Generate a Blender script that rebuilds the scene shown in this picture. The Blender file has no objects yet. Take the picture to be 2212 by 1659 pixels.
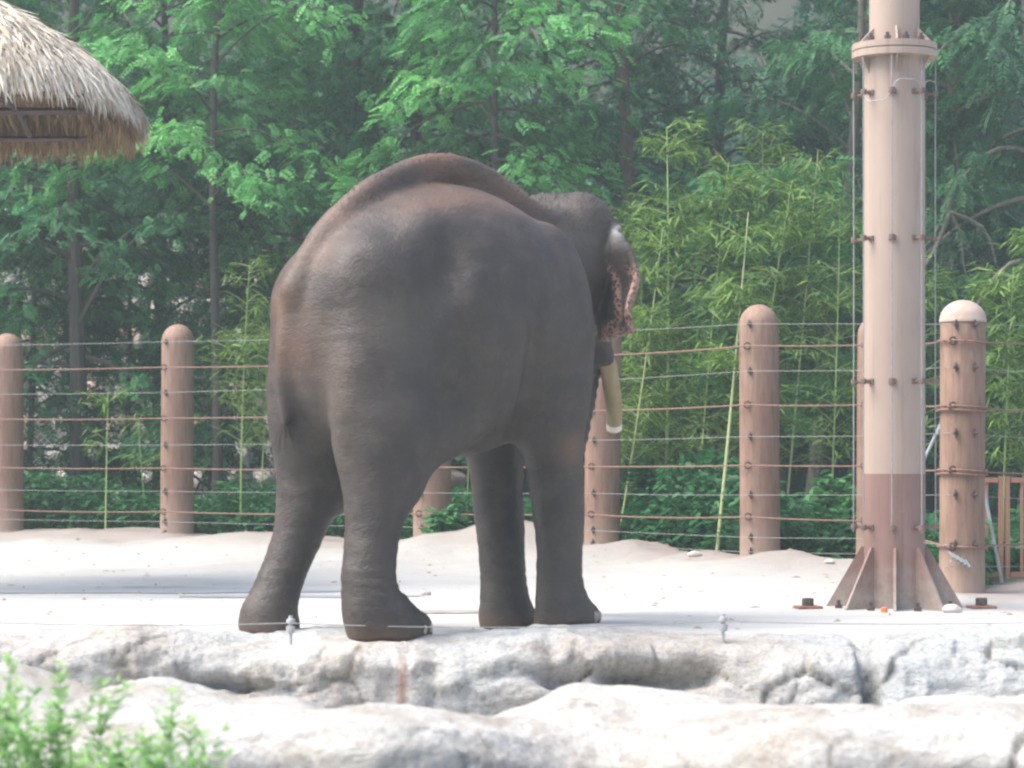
import bpy, math, random
import numpy as np
from mathutils import Vector

random.seed(7)
RNG = np.random.default_rng(7)
sc = bpy.context.scene
COL = sc.collection
PI = math.pi

# ------------------------------------------------------------------ camera
F = 5571.0            # focal length in units of a 2212 px wide picture
CX, HY = 1106.0, 960.0
CAMZ = 1.1
cam_d = bpy.data.cameras.new('camera'); cam = bpy.data.objects.new('camera', cam_d); COL.objects.link(cam)
cam.location = (0, 0, CAMZ); cam.rotation_euler = (math.radians(90), 0, 0)
cam_d.sensor_width = 36; cam_d.lens = 36 * F / 2212.0
cam_d.shift_y = (HY - 829.5) / 2212.0
cam_d.clip_end = 2000; cam_d.clip_start = 0.1
cam_d.dof.use_dof = True; cam_d.dof.focus_distance = 19.0; cam_d.dof.aperture_fstop = 3.3
sc.camera = cam

# ------------------------------------------------------------------ light
SUN_EL, SUN_AZ = math.radians(57), math.radians(-102)     # azimuth from +Y towards +X
w = bpy.data.worlds.new('World'); sc.world = w; w.use_nodes = True
nt = w.node_tree; nt.nodes.clear()
sky = nt.nodes.new('ShaderNodeTexSky'); sky.sky_type = 'NISHITA'; sky.sun_disc = False
sky.sun_elevation = SUN_EL; sky.sun_rotation = SUN_AZ
sky.air_density = 1.0; sky.dust_density = 3.5; sky.ozone_density = 1.0
bg = nt.nodes.new('ShaderNodeBackground'); bg.inputs['Strength'].default_value = 0.115
wo = nt.nodes.new('ShaderNodeOutputWorld')
nt.links.new(sky.outputs[0], bg.inputs[0]); nt.links.new(bg.outputs[0], wo.inputs[0])
sun_d = bpy.data.lights.new('sun', 'SUN'); sun_d.energy = 2.2; sun_d.angle = math.radians(48); sun_d.color = (1.0, 0.975, 0.92)
sun = bpy.data.objects.new('sun', sun_d); COL.objects.link(sun)
sd = Vector((math.sin(SUN_AZ) * math.cos(SUN_EL), math.cos(SUN_AZ) * math.cos(SUN_EL), math.sin(SUN_EL)))
sun.rotation_euler = sd.to_track_quat('Z', 'Y').to_euler(); sun.location = (-10, 10, 20)
sc.view_settings.view_transform = 'Standard'; sc.view_settings.look = 'None'
sc.view_settings.gamma = 1; sc.view_settings.use_curve_mapping = False
sc.view_settings.exposure = 1.45
sc.cycles.max_bounces = 6; sc.cycles.diffuse_bounces = 3; sc.cycles.glossy_bounces = 2
sc.cycles.transmission_bounces = 3; sc.cycles.volume_bounces = 0; sc.cycles.transparent_max_bounces = 4
sc.cycles.filter_width = 2.3

# ------------------------------------------------------------------ helpers
def P(px, py, d):
    """point at depth d that projects at (px, py) of the 2212 x 1659 picture"""
    return np.array(((px - CX) * d / F, d, CAMZ - (py - HY) * d / F))

_L = RNG.random((64, 64, 64)).astype(np.float32)
def vnoise(p):
    p = np.asarray(p, dtype=np.float64)
    i = np.floor(p).astype(int); f = p - i; f = f * f * (3 - 2 * f)
    a = i & 63; b = (i + 1) & 63
    x0, y0, z0 = a[..., 0], a[..., 1], a[..., 2]; x1, y1, z1 = b[..., 0], b[..., 1], b[..., 2]
    fx, fy, fz = f[..., 0], f[..., 1], f[..., 2]
    c00 = _L[x0, y0, z0] * (1 - fx) + _L[x1, y0, z0] * fx
    c10 = _L[x0, y1, z0] * (1 - fx) + _L[x1, y1, z0] * fx
    c01 = _L[x0, y0, z1] * (1 - fx) + _L[x1, y0, z1] * fx
    c11 = _L[x0, y1, z1] * (1 - fx) + _L[x1, y1, z1] * fx
    return (c00 * (1 - fy) + c10 * fy) * (1 - fz) + (c01 * (1 - fy) + c11 * fy) * fz
def fbm(p, octv=4, ridged=False):
    p = np.asarray(p, dtype=np.float64); s = 0; a = 1; t = 0
    for k in range(octv):
        n = vnoise(p * (2 ** k) + 17.3 * k) * 2 - 1
        if ridged: n = 1 - 2 * np.abs(n)
        s = s + a * n; t += a; a *= .5
    return s / t
def sstep(a, b, x):
    t = np.clip((x - a) / (b - a), 0, 1); return t * t * (3 - 2 * t)

def mesh_np(name, V, Fc, mat, smooth=False, attrs=None):
    """V (n,3); Fc (m,k) all the same k"""
    V = np.asarray(V, dtype=np.float32); Fc = np.asarray(Fc, dtype=np.int32)
    me = bpy.data.meshes.new(name); k = Fc.shape[1]; m = len(Fc)
    me.vertices.add(len(V)); me.vertices.foreach_set('co', V.ravel())
    me.loops.add(m * k); me.loops.foreach_set('vertex_index', Fc.ravel())
    me.polygons.add(m); me.polygons.foreach_set('loop_start', np.arange(0, m * k, k, dtype=np.int32))
    me.polygons.foreach_set('loop_total', np.full(m, k, dtype=np.int32))
    if smooth: me.polygons.foreach_set('use_smooth', np.ones(m, dtype=bool))
    me.update(calc_edges=True)
    if attrs:
        for an, av in attrs.items():
            at = me.attributes.new(an, 'FLOAT', 'POINT'); at.data.foreach_set('value', np.asarray(av, dtype=np.float32))
    if mat: me.materials.append(mat)
    return me
def link(name, me, parent=None):
    o = bpy.data.objects.new(name, me); COL.objects.link(o)
    if parent is not None: o.parent = parent
    return o
def tag(o, label=None, cat=None, group=None, kind=None):
    if label: o['label'] = label
    if cat: o['category'] = cat
    if group: o['group'] = group
    if kind: o['kind'] = kind
    return o
def empty(name, loc, label, cat, group=None):
    o = bpy.data.objects.new(name, None); COL.objects.link(o); o.location = loc; o.empty_display_size = .2
    return tag(o, label, cat, group)

class MB:
    """collects simple shapes into one mesh (tri/quad/ngon)"""
    def __init__(s): s.v = []; s.f = []
    def add(s, vs, fs):
        n = len(s.v); s.v += [tuple(map(float, q)) for q in vs]; s.f += [tuple(i + n for i in f) for f in fs]; return s
    def box(s, c, size, rz=0.0, bev=0.0):
        hx, hy, hz = [q / 2 for q in size]; ca, sa = math.cos(rz), math.sin(rz)
        def T(x, y, z): return (c[0] + x * ca - y * sa, c[1] + x * sa + y * ca, c[2] + z)
        if bev <= 0:
            vs = [T(x, y, z) for z in (-hz, hz) for x, y in ((-hx, -hy), (hx, -hy), (hx, hy), (-hx, hy))]
            return s.add(vs, [(3, 2, 1, 0), (4, 5, 6, 7), (0, 1, 5, 4), (1, 2, 6, 5), (2, 3, 7, 6), (3, 0, 4, 7)])
        b = bev; ring = [(-hx + b, -hy), (hx - b, -hy), (hx, -hy + b), (hx, hy - b), (hx - b, hy), (-hx + b, hy), (-hx, hy - b), (-hx, -hy + b)]
        vs = []
        for z, k in ((-hz, 1 - b / max(hx, hy)), (-hz + b, 1), (hz - b, 1), (hz, 1 - b / max(hx, hy))):
            vs += [T(x * k, y * k, z) for x, y in ring]
        fs = [tuple(range(7, -1, -1)), tuple(range(24, 32))]
        for r in range(3):
            for i in range(8): j = (i + 1) % 8; fs.append((r * 8 + i, r * 8 + j, r * 8 + 8 + j, r * 8 + 8 + i))
        return s.add(vs, fs)
    def tube(s, pts, rad, n=8, caps=True):
        pts = [Vector(p) for p in pts]
        if not hasattr(rad, '__len__'): rad = [rad] * len(pts)
        vs = []; up = None
        for i, p in enumerate(pts):
            t = (pts[min(i + 1, len(pts) - 1)] - pts[max(i - 1, 0)]).normalized()
            if up is None:
                up = Vector((0, 0, 1)) if abs(t.z) < .9 else Vector((0, 1, 0))
            a = t.cross(up)
            if a.length < 1e-5: a = t.cross(Vector((1, 0, 0)))
            a.normalize(); b = t.cross(a).normalized(); up = b.cross(t) * 1.0 if False else up
            for k in range(n):
                th = 2 * PI * k / n; vs.append(p + (a * math.cos(th) + b * math.sin(th)) * rad[i])
        fs = []
        for i in range(len(pts) - 1):
            for k in range(n):
                j = (k + 1) % n; fs.append((i * n + k, i * n + j, i * n + n + j, i * n + n + k))
        if caps: fs.append(tuple(range(n - 1, -1, -1))); fs.append(tuple(range((len(pts) - 1) * n, len(pts) * n)))
        return s.add(vs, fs)
    def lathe(s, prof, c=(0, 0, 0), n=32):
        """prof: (r, z) from bottom to top"""
        vs = []; fs = []
        for r, z in prof:
            for k in range(n):
                th = 2 * PI * k / n; vs.append((c[0] + r * math.cos(th), c[1] + r * math.sin(th), c[2] + z))
        for i in range(len(prof) - 1):
            for k in range(n):
                j = (k + 1) % n; fs.append((i * n + k, i * n + j, i * n + n + j, i * n + n + k))
        fs.append(tuple(range(n - 1, -1, -1))); fs.append(tuple(range((len(prof) - 1) * n, len(prof) * n)))
        return s.add(vs, fs)
    def ball(s, c, r, n=8, sq=(1, 1, 1)):
        prof = [(math.sin(PI * i / n) * 1.0 + 1e-4, -math.cos(PI * i / n)) for i in range(n + 1)]
        vs = []; m = n * 2
        for rr, z in prof:
            for k in range(m):
                th = 2 * PI * k / m
                vs.append((c[0] + r * sq[0] * rr * math.cos(th), c[1] + r * sq[1] * rr * math.sin(th), c[2] + r * sq[2] * z))
        fs = [(i * m + k, i * m + (k + 1) % m, (i + 1) * m + (k + 1) % m, (i + 1) * m + k) for i in range(n) for k in range(m)]
        return s.add(vs, fs)
    def mesh(s, name, mat, smooth=True, angle=35):
        me = bpy.data.meshes.new(name); me.from_pydata(s.v, [], s.f); me.update()
        if mat: me.materials.append(mat)
        if smooth:
            me.polygons.foreach_set('use_smooth', [True] * len(me.polygons))
            me.set_sharp_from_angle(angle=math.radians(angle))
        return me
    def build(s, name, mat, parent=None, smooth=True):
        return link(name, s.mesh(name, mat, smooth), parent)

# ------------------------------------------------------------------ materials
def newmat(name):
    m = bpy.data.materials.new(name); m.use_nodes = True; n = m.node_tree.nodes; n.clear()
    o = n.new('ShaderNodeOutputMaterial'); b = n.new('ShaderNodeBsdfPrincipled'); m.node_tree.links.new(b.outputs[0], o.inputs[0])
    return m, n, m.node_tree.links, b, o
def noise_node(n, l, scale, detail=4, rough=.55, vec=None, stretch=None, dist=0):
    t = n.new('ShaderNodeTexNoise'); t.inputs['Scale'].default_value = scale; t.inputs['Detail'].default_value = detail
    t.inputs['Roughness'].default_value = rough; t.inputs['Distortion'].default_value = dist
    if vec is None: tc = n.new('ShaderNodeTexCoord'); vec = tc.outputs['Object']
    if stretch:
        mp = n.new('ShaderNodeMapping'); mp.inputs['Scale'].default_value = stretch; l.new(vec, mp.inputs[0]); vec = mp.outputs[0]
    l.new(vec, t.inputs['Vector']); return t
def ramp(n, l, fac, stops):
    r = n.new('ShaderNodeValToRGB'); e = r.color_ramp.elements
    while len(e) < len(stops): e.new(.5)
    for k, (p, c) in enumerate(stops): e[k].position = p; e[k].color = (*c, 1)
    l.new(fac, r.inputs[0]); return r
def mixc(n, l, fac, a, b, mode='MIX'):
    m = n.new('ShaderNodeMix'); m.data_type = 'RGBA'; m.blend_type = mode
    if hasattr(fac, 'is_output'): l.new(fac, m.inputs[0])
    else: m.inputs[0].default_value = fac
    for s, v in ((6, a), (7, b)):
        if hasattr(v, 'is_output'): l.new(v, m.inputs[s])
        else: m.inputs[s].default_value = (*v, 1)
    return m.outputs[2]
def bump(n, l, b, h, strength, dist=.02, prev=None):
    k = n.new('ShaderNodeBump'); k.inputs['Strength'].default_value = strength; k.inputs['Distance'].default_value = dist
    l.new(h, k.inputs['Height'])
    if prev is not None: l.new(prev.outputs[0], k.inputs['Normal'])
    l.new(k.outputs[0], b.inputs['Normal']); return k
def simple(name, c1, c2, scale=6, rough=.6, metal=0, bscale=40, bstr=.2, bdist=.01, stretch=None):
    m, n, l, b, o = newmat(name)
    t = noise_node(n, l, scale, 5, .6, stretch=stretch); r = ramp(n, l, t.outputs['Fac'], [(.3, c1), (.7, c2)]); l.new(r.outputs[0], b.inputs['Base Color'])
    b.inputs['Roughness'].default_value = rough; b.inputs['Metallic'].default_value = metal
    t2 = noise_node(n, l, bscale, 5, .6); bump(n, l, b, t2.outputs['Fac'], bstr, bdist); return m
def attr(n, name):
    a = n.new('ShaderNodeAttribute'); a.attribute_name = name; return a.outputs['Fac']

def leafmat(name, stops, trans=.35, rough=.5):
    m = bpy.data.materials.new(name); m.use_nodes = True; n = m.node_tree.nodes; l = m.node_tree.links; n.clear()
    o = n.new('ShaderNodeOutputMaterial'); a = attr(n, 'tint'); r = ramp(n, l, a, stops)
    d = n.new('ShaderNodeBsdfPrincipled'); d.inputs['Roughness'].default_value = rough; d.inputs['Specular IOR Level'].default_value = .3
    t = n.new('ShaderNodeBsdfTranslucent'); l.new(r.outputs[0], d.inputs['Base Color'])
    h = n.new('ShaderNodeHueSaturation'); h.inputs['Value'].default_value = 1.25; h.inputs['Saturation'].default_value = 1.1; l.new(r.outputs[0], h.inputs['Color']); l.new(h.outputs[0], t.inputs[0])
    x = n.new('ShaderNodeMixShader'); x.inputs[0].default_value = trans; l.new(d.outputs[0], x.inputs[1]); l.new(t.outputs[0], x.inputs[2]); l.new(x.outputs[0], o.inputs[0])
    return m

M = {}
M['conifer'] = leafmat('feathery_leaf', [(0, (.022, .085, .038)), (.5, (.055, .20, .08)), (1, (.12, .38, .135))])
M['conifer_pale'] = leafmat('feathery_leaf_pale', [(0, (.04, .14, .045)), (.5, (.095, .30, .10)), (1, (.20, .52, .16))])
M['dark_leaf'] = leafmat('dark_leaf', [(0, (.012, .048, .030)), (.5, (.030, .105, .055)), (1, (.09, .25, .10))])
M['bamboo_leaf'] = leafmat('bamboo_leaf', [(0, (.045, .10, .026)), (.5, (.13, .24, .05)), (1, (.30, .44, .10))])
M['shrub_leaf'] = leafmat('shrub_leaf', [(0, (.02, .09, .035)), (.5, (.045, .17, .065)), (1, (.12, .32, .11))])
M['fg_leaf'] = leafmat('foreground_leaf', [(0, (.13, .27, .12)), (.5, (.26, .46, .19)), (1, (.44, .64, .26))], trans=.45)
M['bark_red'] = simple('reddish_bark', (.10, .065, .05), (.24, .15, .115), 5, .85, 0, 30, .6, .02, (4, 4, .6))
M['bark_dark'] = simple('dark_bark', (.04, .034, .03), (.10, .085, .07), 6, .85, 0, 30, .6, .02, (4, 4, .6))
M['bark_grey'] = simple('grey_bark', (.14, .12, .10), (.28, .245, .21), 6, .85, 0, 30, .6, .02, (4, 4, .6))
M['culm'] = simple('bamboo_culm', (.22, .34, .10), (.40, .50, .19), 3, .4, 0, 20, .1, .005)
M['culm_dry'] = simple('dry_bamboo_culm', (.36, .42, .19), (.52, .55, .28), 3, .4, 0, 20, .1, .005)
M['stem'] = simple('green_stem', (.09, .22, .06), (.16, .3, .08), 8, .6)

# painted concrete posts
def post_mat():
    m, n, l, b, o = newmat('brown_painted_concrete')
    t = noise_node(n, l, 2.2, 6, .6, stretch=(1, 1, .5)); r = ramp(n, l, t.outputs['Fac'], [(.25, (.20, .118, .085)), (.5, (.275, .170, .125)), (.75, (.35, .235, .175))])
    t3 = noise_node(n, l, 9, 6, .7, stretch=(3, 3, .35)); r3 = ramp(n, l, t3.outputs['Fac'], [(.36, (.60, .56, .53)), (.56, (1, 1, 1))])
    c = mixc(n, l, .7, r.outputs[0], r3.outputs[0], 'MULTIPLY')
    sp = noise_node(n, l, 45, 3, .6); rs = ramp(n, l, sp.outputs['Fac'], [(.7, (0, 0, 0)), (.74, (1, 1, 1))])
    gz = n.new('ShaderNodeSeparateXYZ'); tc = n.new('ShaderNodeTexCoord'); l.new(tc.outputs['Object'], gz.inputs[0])
    mr = n.new('ShaderNodeMapRange'); mr.inputs[1].default_value = .65; mr.inputs[2].default_value = .0; l.new(gz.outputs[2], mr.inputs[0])
    mm = n.new('ShaderNodeMath'); mm.operation = 'MULTIPLY'; l.new(rs.outputs[0], mm.inputs[0]); l.new(mr.outputs[0], mm.inputs[1])
    c = mixc(n, l, mm.outputs[0], c, (.62, .52, .44))
    dz = ramp(n, l, mr.outputs[0], [(.3, (0, 0, 0)), (1, (.55, .55, .55))]); c = mixc(n, l, dz.outputs[0], c, (.50, .39, .31))
    l.new(c, b.inputs['Base Color']); b.inputs['Roughness'].default_value = .75
    t2 = noise_node(n, l, 60, 5, .6); bump(n, l, b, t2.outputs['Fac'], .35, .01); return m
M['post'] = post_mat()
M['post_cap'] = simple('pale_worn_cap', (.40, .28, .22), (.54, .43, .37), 6, .7)
M['rust_cable'] = simple('rusty_cable', (.17, .085, .06), (.28, .16, .12), 30, .7, 0, 120, .5, .004)
M['wire'] = simple('galvanised_wire', (.24, .24, .24), (.36, .36, .36), 30, .6, .1, 80, .2, .002)
M['hook'] = simple('dark_steel_fitting', (.05, .045, .045), (.14, .10, .09), 40, .55, .3)
def pole_mat(name, c1, c2, zlo_, zhi_, dust):
    m, n, l, b, o = newmat(name); t = noise_node(n, l, 2.5, 5, .6, stretch=(1, 1, .3)); r = ramp(n, l, t.outputs['Fac'], [(.3, c1), (.7, c2)])
    st = noise_node(n, l, 7, 5, .7, stretch=(2.5, 2.5, .12)); rs = ramp(n, l, st.outputs['Fac'], [(.54, (0, 0, 0)), (.72, (.55, .55, .55))]); c = mixc(n, l, rs.outputs[0], r.outputs[0], (c1[0] * .62, c1[1] * .5, c1[2] * .45))
    ch = noise_node(n, l, 28, 4, .7); rc = ramp(n, l, ch.outputs['Fac'], [(.68, (0, 0, 0)), (.72, (.7, .7, .7))]); c = mixc(n, l, rc.outputs[0], c, (c2[0] * 1.3, c2[1] * 1.35, c2[2] * 1.35))
    tc = n.new('ShaderNodeTexCoord'); sp = n.new('ShaderNodeSeparateXYZ'); l.new(tc.outputs['Object'], sp.inputs[0]); mr = n.new('ShaderNodeMapRange'); mr.inputs[1].default_value = zhi_; mr.inputs[2].default_value = zlo_; l.new(sp.outputs[2], mr.inputs[0])
    nz = noise_node(n, l, 14, 5, .7); mm = n.new('ShaderNodeMath'); mm.operation = 'MULTIPLY'; l.new(mr.outputs[0], mm.inputs[0]); l.new(nz.outputs['Fac'], mm.inputs[1]); rd = ramp(n, l, mm.outputs[0], [(.15, (0, 0, 0)), (.55, (.85, .85, .85))]); c = mixc(n, l, rd.outputs[0], c, dust)
    l.new(c, b.inputs['Base Color']); b.inputs['Roughness'].default_value = .58; t2 = noise_node(n, l, 30, 5, .6); bump(n, l, b, t2.outputs['Fac'], .12, .004); return m
M['tan_paint'] = pole_mat('tan_painted_steel', (.37, .275, .225), (.44, .34, .28), -3, -2, (.4, .4, .4))
M['brown_paint'] = pole_mat('red_brown_painted_steel', (.22, .125, .105), (.29, .18, .15), 0, .5, (.42, .38, .34))
M['rust'] = simple('rusty_steel', (.16, .075, .05), (.32, .16, .11), 12, .8, 0, 60, .5, .006)
M['gate'] = simple('rust_red_gate_steel', (.28, .13, .085), (.40, .20, .13), 8, .65)
M['white_metal'] = simple('white_painted_metal', (.68, .72, .73), (.82, .84, .85), 8, .5)
M['grey_metal'] = simple('grey_galvanised_steel', (.30, .33, .35), (.44, .47, .49), 8, .5, .4)
M['bracket'] = simple('dull_brown_bracket', (.13, .085, .07), (.22, .15, .125), 12, .7)
M['orange'] = simple('orange_plastic', (.8, .2, .06), (.9, .26, .08), 8, .5)
M['porcelain'] = simple('grey_insulator', (.33, .34, .35), (.5, .5, .5), 20, .4)
M['stone'] = simple('wall_stone', (.42, .38, .35), (.64, .58, .53), 2.2, .85, 0, 18, .6, .03)
M['stone_pink'] = simple('pink_wall_stone', (.46, .32, .27), (.62, .46, .39), 2.2, .85, 0, 18, .6, .03)
M['mortar'] = simple('mortar', (.25, .22, .20), (.36, .32, .29), 5, .9)
M['sign_blue'] = simple('pale_blue_panel', (.35, .5, .58), (.45, .62, .7), 3, .5)
M['tusk'] = simple('ivory', (.27, .20, .10), (.42, .33, .18), 5, .4, 0, 30, .15, .004, (1, 1, .3))
M['tusk_cut'] = simple('pale_cut_ivory', (.75, .68, .55), (.85, .79, .68), 10, .5)
M['nail'] = simple('toenail', (.34, .28, .22), (.58, .48, .38), 18, .55)
M['eye'] = simple('dark_eye', (.02, .012, .008), (.03, .02, .012), 10, .15)
M['hair'] = simple('elephant_hair', (.03, .025, .02), (.07, .05, .04), 10, .6)
M['soil'] = simple('soil', (.05, .045, .03), (.10, .085, .06), 1.5, .95)
M['litter'] = simple('chips_and_straw', (.16, .12, .08), (.46, .40, .33), 1.7, .9)
M['turquoise'] = simple('turquoise_cap', (.08, .45, .42), (.12, .5, .48), 5, .5)

def thatch_mat(name, stops):
    m, n, l, b, o = newmat(name); r = ramp(n, l, attr(n, 'tint'), stops)
    t = noise_node(n, l, 25, 4, .6, stretch=(1, 1, 1)); rr = ramp(n, l, t.outputs['Fac'], [(.3, (.72, .70, .68)), (.65, (1, 1, 1))])
    l.new(mixc(n, l, 1, r.outputs[0], rr.outputs[0], 'MULTIPLY'), b.inputs['Base Color']); b.inputs['Roughness'].default_value = .75; return m
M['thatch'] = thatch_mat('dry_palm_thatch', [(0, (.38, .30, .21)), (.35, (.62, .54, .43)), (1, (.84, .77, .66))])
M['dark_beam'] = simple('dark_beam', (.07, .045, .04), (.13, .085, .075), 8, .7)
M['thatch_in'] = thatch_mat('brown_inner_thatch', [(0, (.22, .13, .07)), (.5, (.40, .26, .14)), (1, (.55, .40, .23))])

def ground_mat():
    m, n, l, b, o = newmat('pale_sand')
    t = noise_node(n, l, .6, 6, .6, stretch=(1, 2.5, 1)); r = ramp(n, l, t.outputs['Fac'], [(.25, (.45, .44, .415)), (.5, (.54, .53, .51)), (.75, (.59, .58, .565))])
    t2 = noise_node(n, l, 60, 4, .7); r2 = ramp(n, l, t2.outputs['Fac'], [(.3, (.80, .78, .76)), (.6, (1, 1, 1))])
    c = mixc(n, l, .8, r.outputs[0], r2.outputs[0], 'MULTIPLY')
    t3 = noise_node(n, l, 7, 5, .7); ad = n.new('ShaderNodeMath'); ad.operation = 'MULTIPLY_ADD'; l.new(t3.outputs['Fac'], ad.inputs[0]); ad.inputs[1].default_value = 1.1
    c = mixc(n, l, attr(n, 'sand'), c, (.32, .30, .275))
    l.new(attr(n, 'soil'), ad.inputs[2]); so = ramp(n, l, ad.outputs[0], [(.68, (0, 0, 0)), (1.0, (1, 1, 1))])
    ad2 = n.new('ShaderNodeMath'); ad2.operation = 'MULTIPLY'; l.new(so.outputs[0], ad2.inputs[0]); l.new(attr(n, 'soil'), ad2.inputs[1])
    c = mixc(n, l, ad2.outputs[0], c, (.27, .225, .205))
    c = mixc(n, l, attr(n, 'dirt'), c, (.04, .042, .026))
    l.new(c, b.inputs['Base Color']); b.inputs['Roughness'].default_value = .9
    k = bump(n, l, b, t3.outputs['Fac'], .35, .05); bump(n, l, b, t2.outputs['Fac'], .5, .012, k); return m
M['ground'] = ground_mat()
def wet_mat():
    m, n, l, b, o = newmat('wet_concrete'); t = noise_node(n, l, 2.5, 5, .6, stretch=(1, 3, 1)); r = ramp(n, l, t.outputs['Fac'], [(.3, (.34, .35, .36)), (.7, (.48, .49, .50))])
    l.new(r.outputs[0], b.inputs['Base Color']); b.inputs['Roughness'].default_value = .5; return m
M['wet'] = wet_mat()
M['wet_dark'] = simple('dark_wet_mud', (.20, .18, .155), (.46, .43, .40), 5, .5)

def rock_mat(name, base1, base2, stain, alt=None):
    m, n, l, b, o = newmat(name)
    t = noise_node(n, l, 1.3, 7, .6, dist=.4); r = ramp(n, l, t.outputs['Fac'], [(.3, base1), (.6, base2)])
    s = noise_node(n, l, 2.1, 6, .65, stretch=(1.2, 1, .9), dist=.8); rs = ramp(n, l, s.outputs['Fac'], [(.5, (0, 0, 0)), (.68, (.8, .8, .8))])
    c = mixc(n, l, rs.outputs[0], r.outputs[0], stain)
    if alt: z_ = noise_node(n, l, .62, 3, .5, dist=.5); rz = ramp(n, l, z_.outputs['Fac'], [(.44, (0, 0, 0)), (.56, (.85, .85, .85))]); c = mixc(n, l, rz.outputs[0], c, alt)
    f = noise_node(n, l, 40, 5, .7); rf = ramp(n, l, f.outputs['Fac'], [(.32, (.62, .61, .6)), (.55, (1, 1, 1))]); c = mixc(n, l, .8, c, rf.outputs[0], 'MULTIPLY')
    cr = ramp(n, l, attr(n, 'crack'), [(0, (1, 1, 1)), (.5, (.72, .68, .62)), (1, (.42, .36, .30))]); c = mixc(n, l, .85, c, cr.outputs[0], 'MULTIPLY')
    c = mixc(n, l, attr(n, 'rust'), c, (.30, .13, .08))
    l.new(c, b.inputs['Base Color']); b.inputs['Roughness'].default_value = .85
    bb = noise_node(n, l, 14, 8, .7, stretch=(1, 1, 2.2), dist=.6); k = bump(n, l, b, bb.outputs['Fac'], .7, .05); bump(n, l, b, f.outputs['Fac'], .4, .01, k); return m
M['rock_tan'] = rock_mat('tan_rock', (.38, .34, .295), (.50, .465, .42), (.40, .31, .23))
M['rock_grey'] = rock_mat('blue_grey_rock', (.34, .355, .36), (.50, .505, .50), (.27, .30, .32))
M['rock_mid'] = rock_mat('warm_grey_rock', (.33, .32, .30), (.48, .46, .43), (.30, .275, .24))
M['rock_near'] = rock_mat('pale_ledge_rock', (.42, .395, .36), (.58, .56, .53), (.33, .275, .215))
M['rock_face'] = rock_mat('layered_rock_face', (.42, .385, .345), (.58, .55, .515), (.36, .30, .24), (.45, .47, .475))

def skin_mat():
    m, n, l, b, o = newmat('elephant_skin')
    t = noise_node(n, l, 2.0, 6, .6); r = ramp(n, l, t.outputs['Fac'], [(.3, (.026, .018, .016)), (.7, (.058, .042, .035))])
    g = noise_node(n, l, 1.1, 3, .5); rg = ramp(n, l, g.outputs['Fac'], [(.5, (0, 0, 0)), (.75, (.6, .6, .6))]); c = mixc(n, l, rg.outputs[0], r.outputs[0], (.115, .093, .066))
    dn = noise_node(n, l, 7, 6, .7); dd = ramp(n, l, dn.outputs['Fac'], [(.48, (0, 0, 0)), (.72, (.5, .5, .5))]); c = mixc(n, l, dd.outputs[0], c, (.11, .083, .066))
    c = mixc(n, l, attr(n, 'dust'), c, (.22, .115, .07))
    c = mixc(n, l, attr(n, 'pale'), c, (.22, .20, .20))
    fr = n.new('ShaderNodeTexVoronoi'); fr.inputs['Scale'].default_value = 42; tc = n.new('ShaderNodeTexCoord'); l.new(tc.outputs['Object'], fr.inputs['Vector'])
    rf = ramp(n, l, fr.outputs['Distance'], [(.38, (.07, .045, .04)), (.56, (.40, .22, .175))])
    c = mixc(n, l, attr(n, 'pink'), c, rf.outputs[0])
    # fine wrinkles: stretched cells, horizontal on the legs
    v = n.new('ShaderNodeTexVoronoi'); v.feature = 'DISTANCE_TO_EDGE'; v.inputs['Scale'].default_value = 30
    nz = noise_node(n, l, 6, 3, .6); ml = n.new('ShaderNodeMixRGB'); ml.inputs[0].default_value = .12; l.new(tc.outputs['Object'], ml.inputs[1]); l.new(nz.outputs['Color'], ml.inputs[2])
    mp = n.new('ShaderNodeMapping'); mp.inputs['Scale'].default_value = (.7, .7, 2.0); l.new(ml.outputs[0], mp.inputs[0]); l.new(mp.outputs[0], v.inputs['Vector'])
    rv = ramp(n, l, v.outputs['Distance'], [(0, (0, 0, 0)), (.12, (1, 1, 1))])
    k = bump(n, l, b, rv.outputs[0], .30, .006)
    wv = noise_node(n, l, 9, 6, .65, stretch=(1, 1, 2.2), dist=1.2); k = bump(n, l, b, wv.outputs['Fac'], .30, .02, k)
    fn = noise_node(n, l, 160, 3, .6); bump(n, l, b, fn.outputs['Fac'], .3, .004, k)
    cr = ramp(n, l, v.outputs['Distance'], [(0, (.72, .70, .70)), (.1, (1, 1, 1))]); c = mixc(n, l, .6, c, cr.outputs[0], 'MULTIPLY')
    l.new(c, b.inputs['Base Color']); b.inputs['Roughness'].default_value = .56; b.inputs['Specular IOR Level'].default_value = .55; return m
M['skin'] = skin_mat()

# ================================================================== SETTING
POSTS = [  # px, depth, base z, top z, radius
    (16, 27.5, .12, 2.285, .172), (382, 26.6, .145, 2.34, .170), (935, 24.7, .12, 2.36, .185),
    (1300, 23.8, .06, 2.32, .165), (1642, 21.9, .07, 2.29, .170), (1893, 21.5, .08, 2.18, .168), (2078, 19.2, -.03, 2.175, .167)]
PX = np.array([(p[0] - CX) * p[1] / F for p in POSTS]); PY = np.array([p[1] for p in POSTS])
FX = np.concatenate(([-30, -12], PX, [4.9, 30])); FY = np.concatenate(([36, 31], PY, [20.6, 30]))
def fence_y(x): return np.interp(x, FX, FY)

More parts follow.
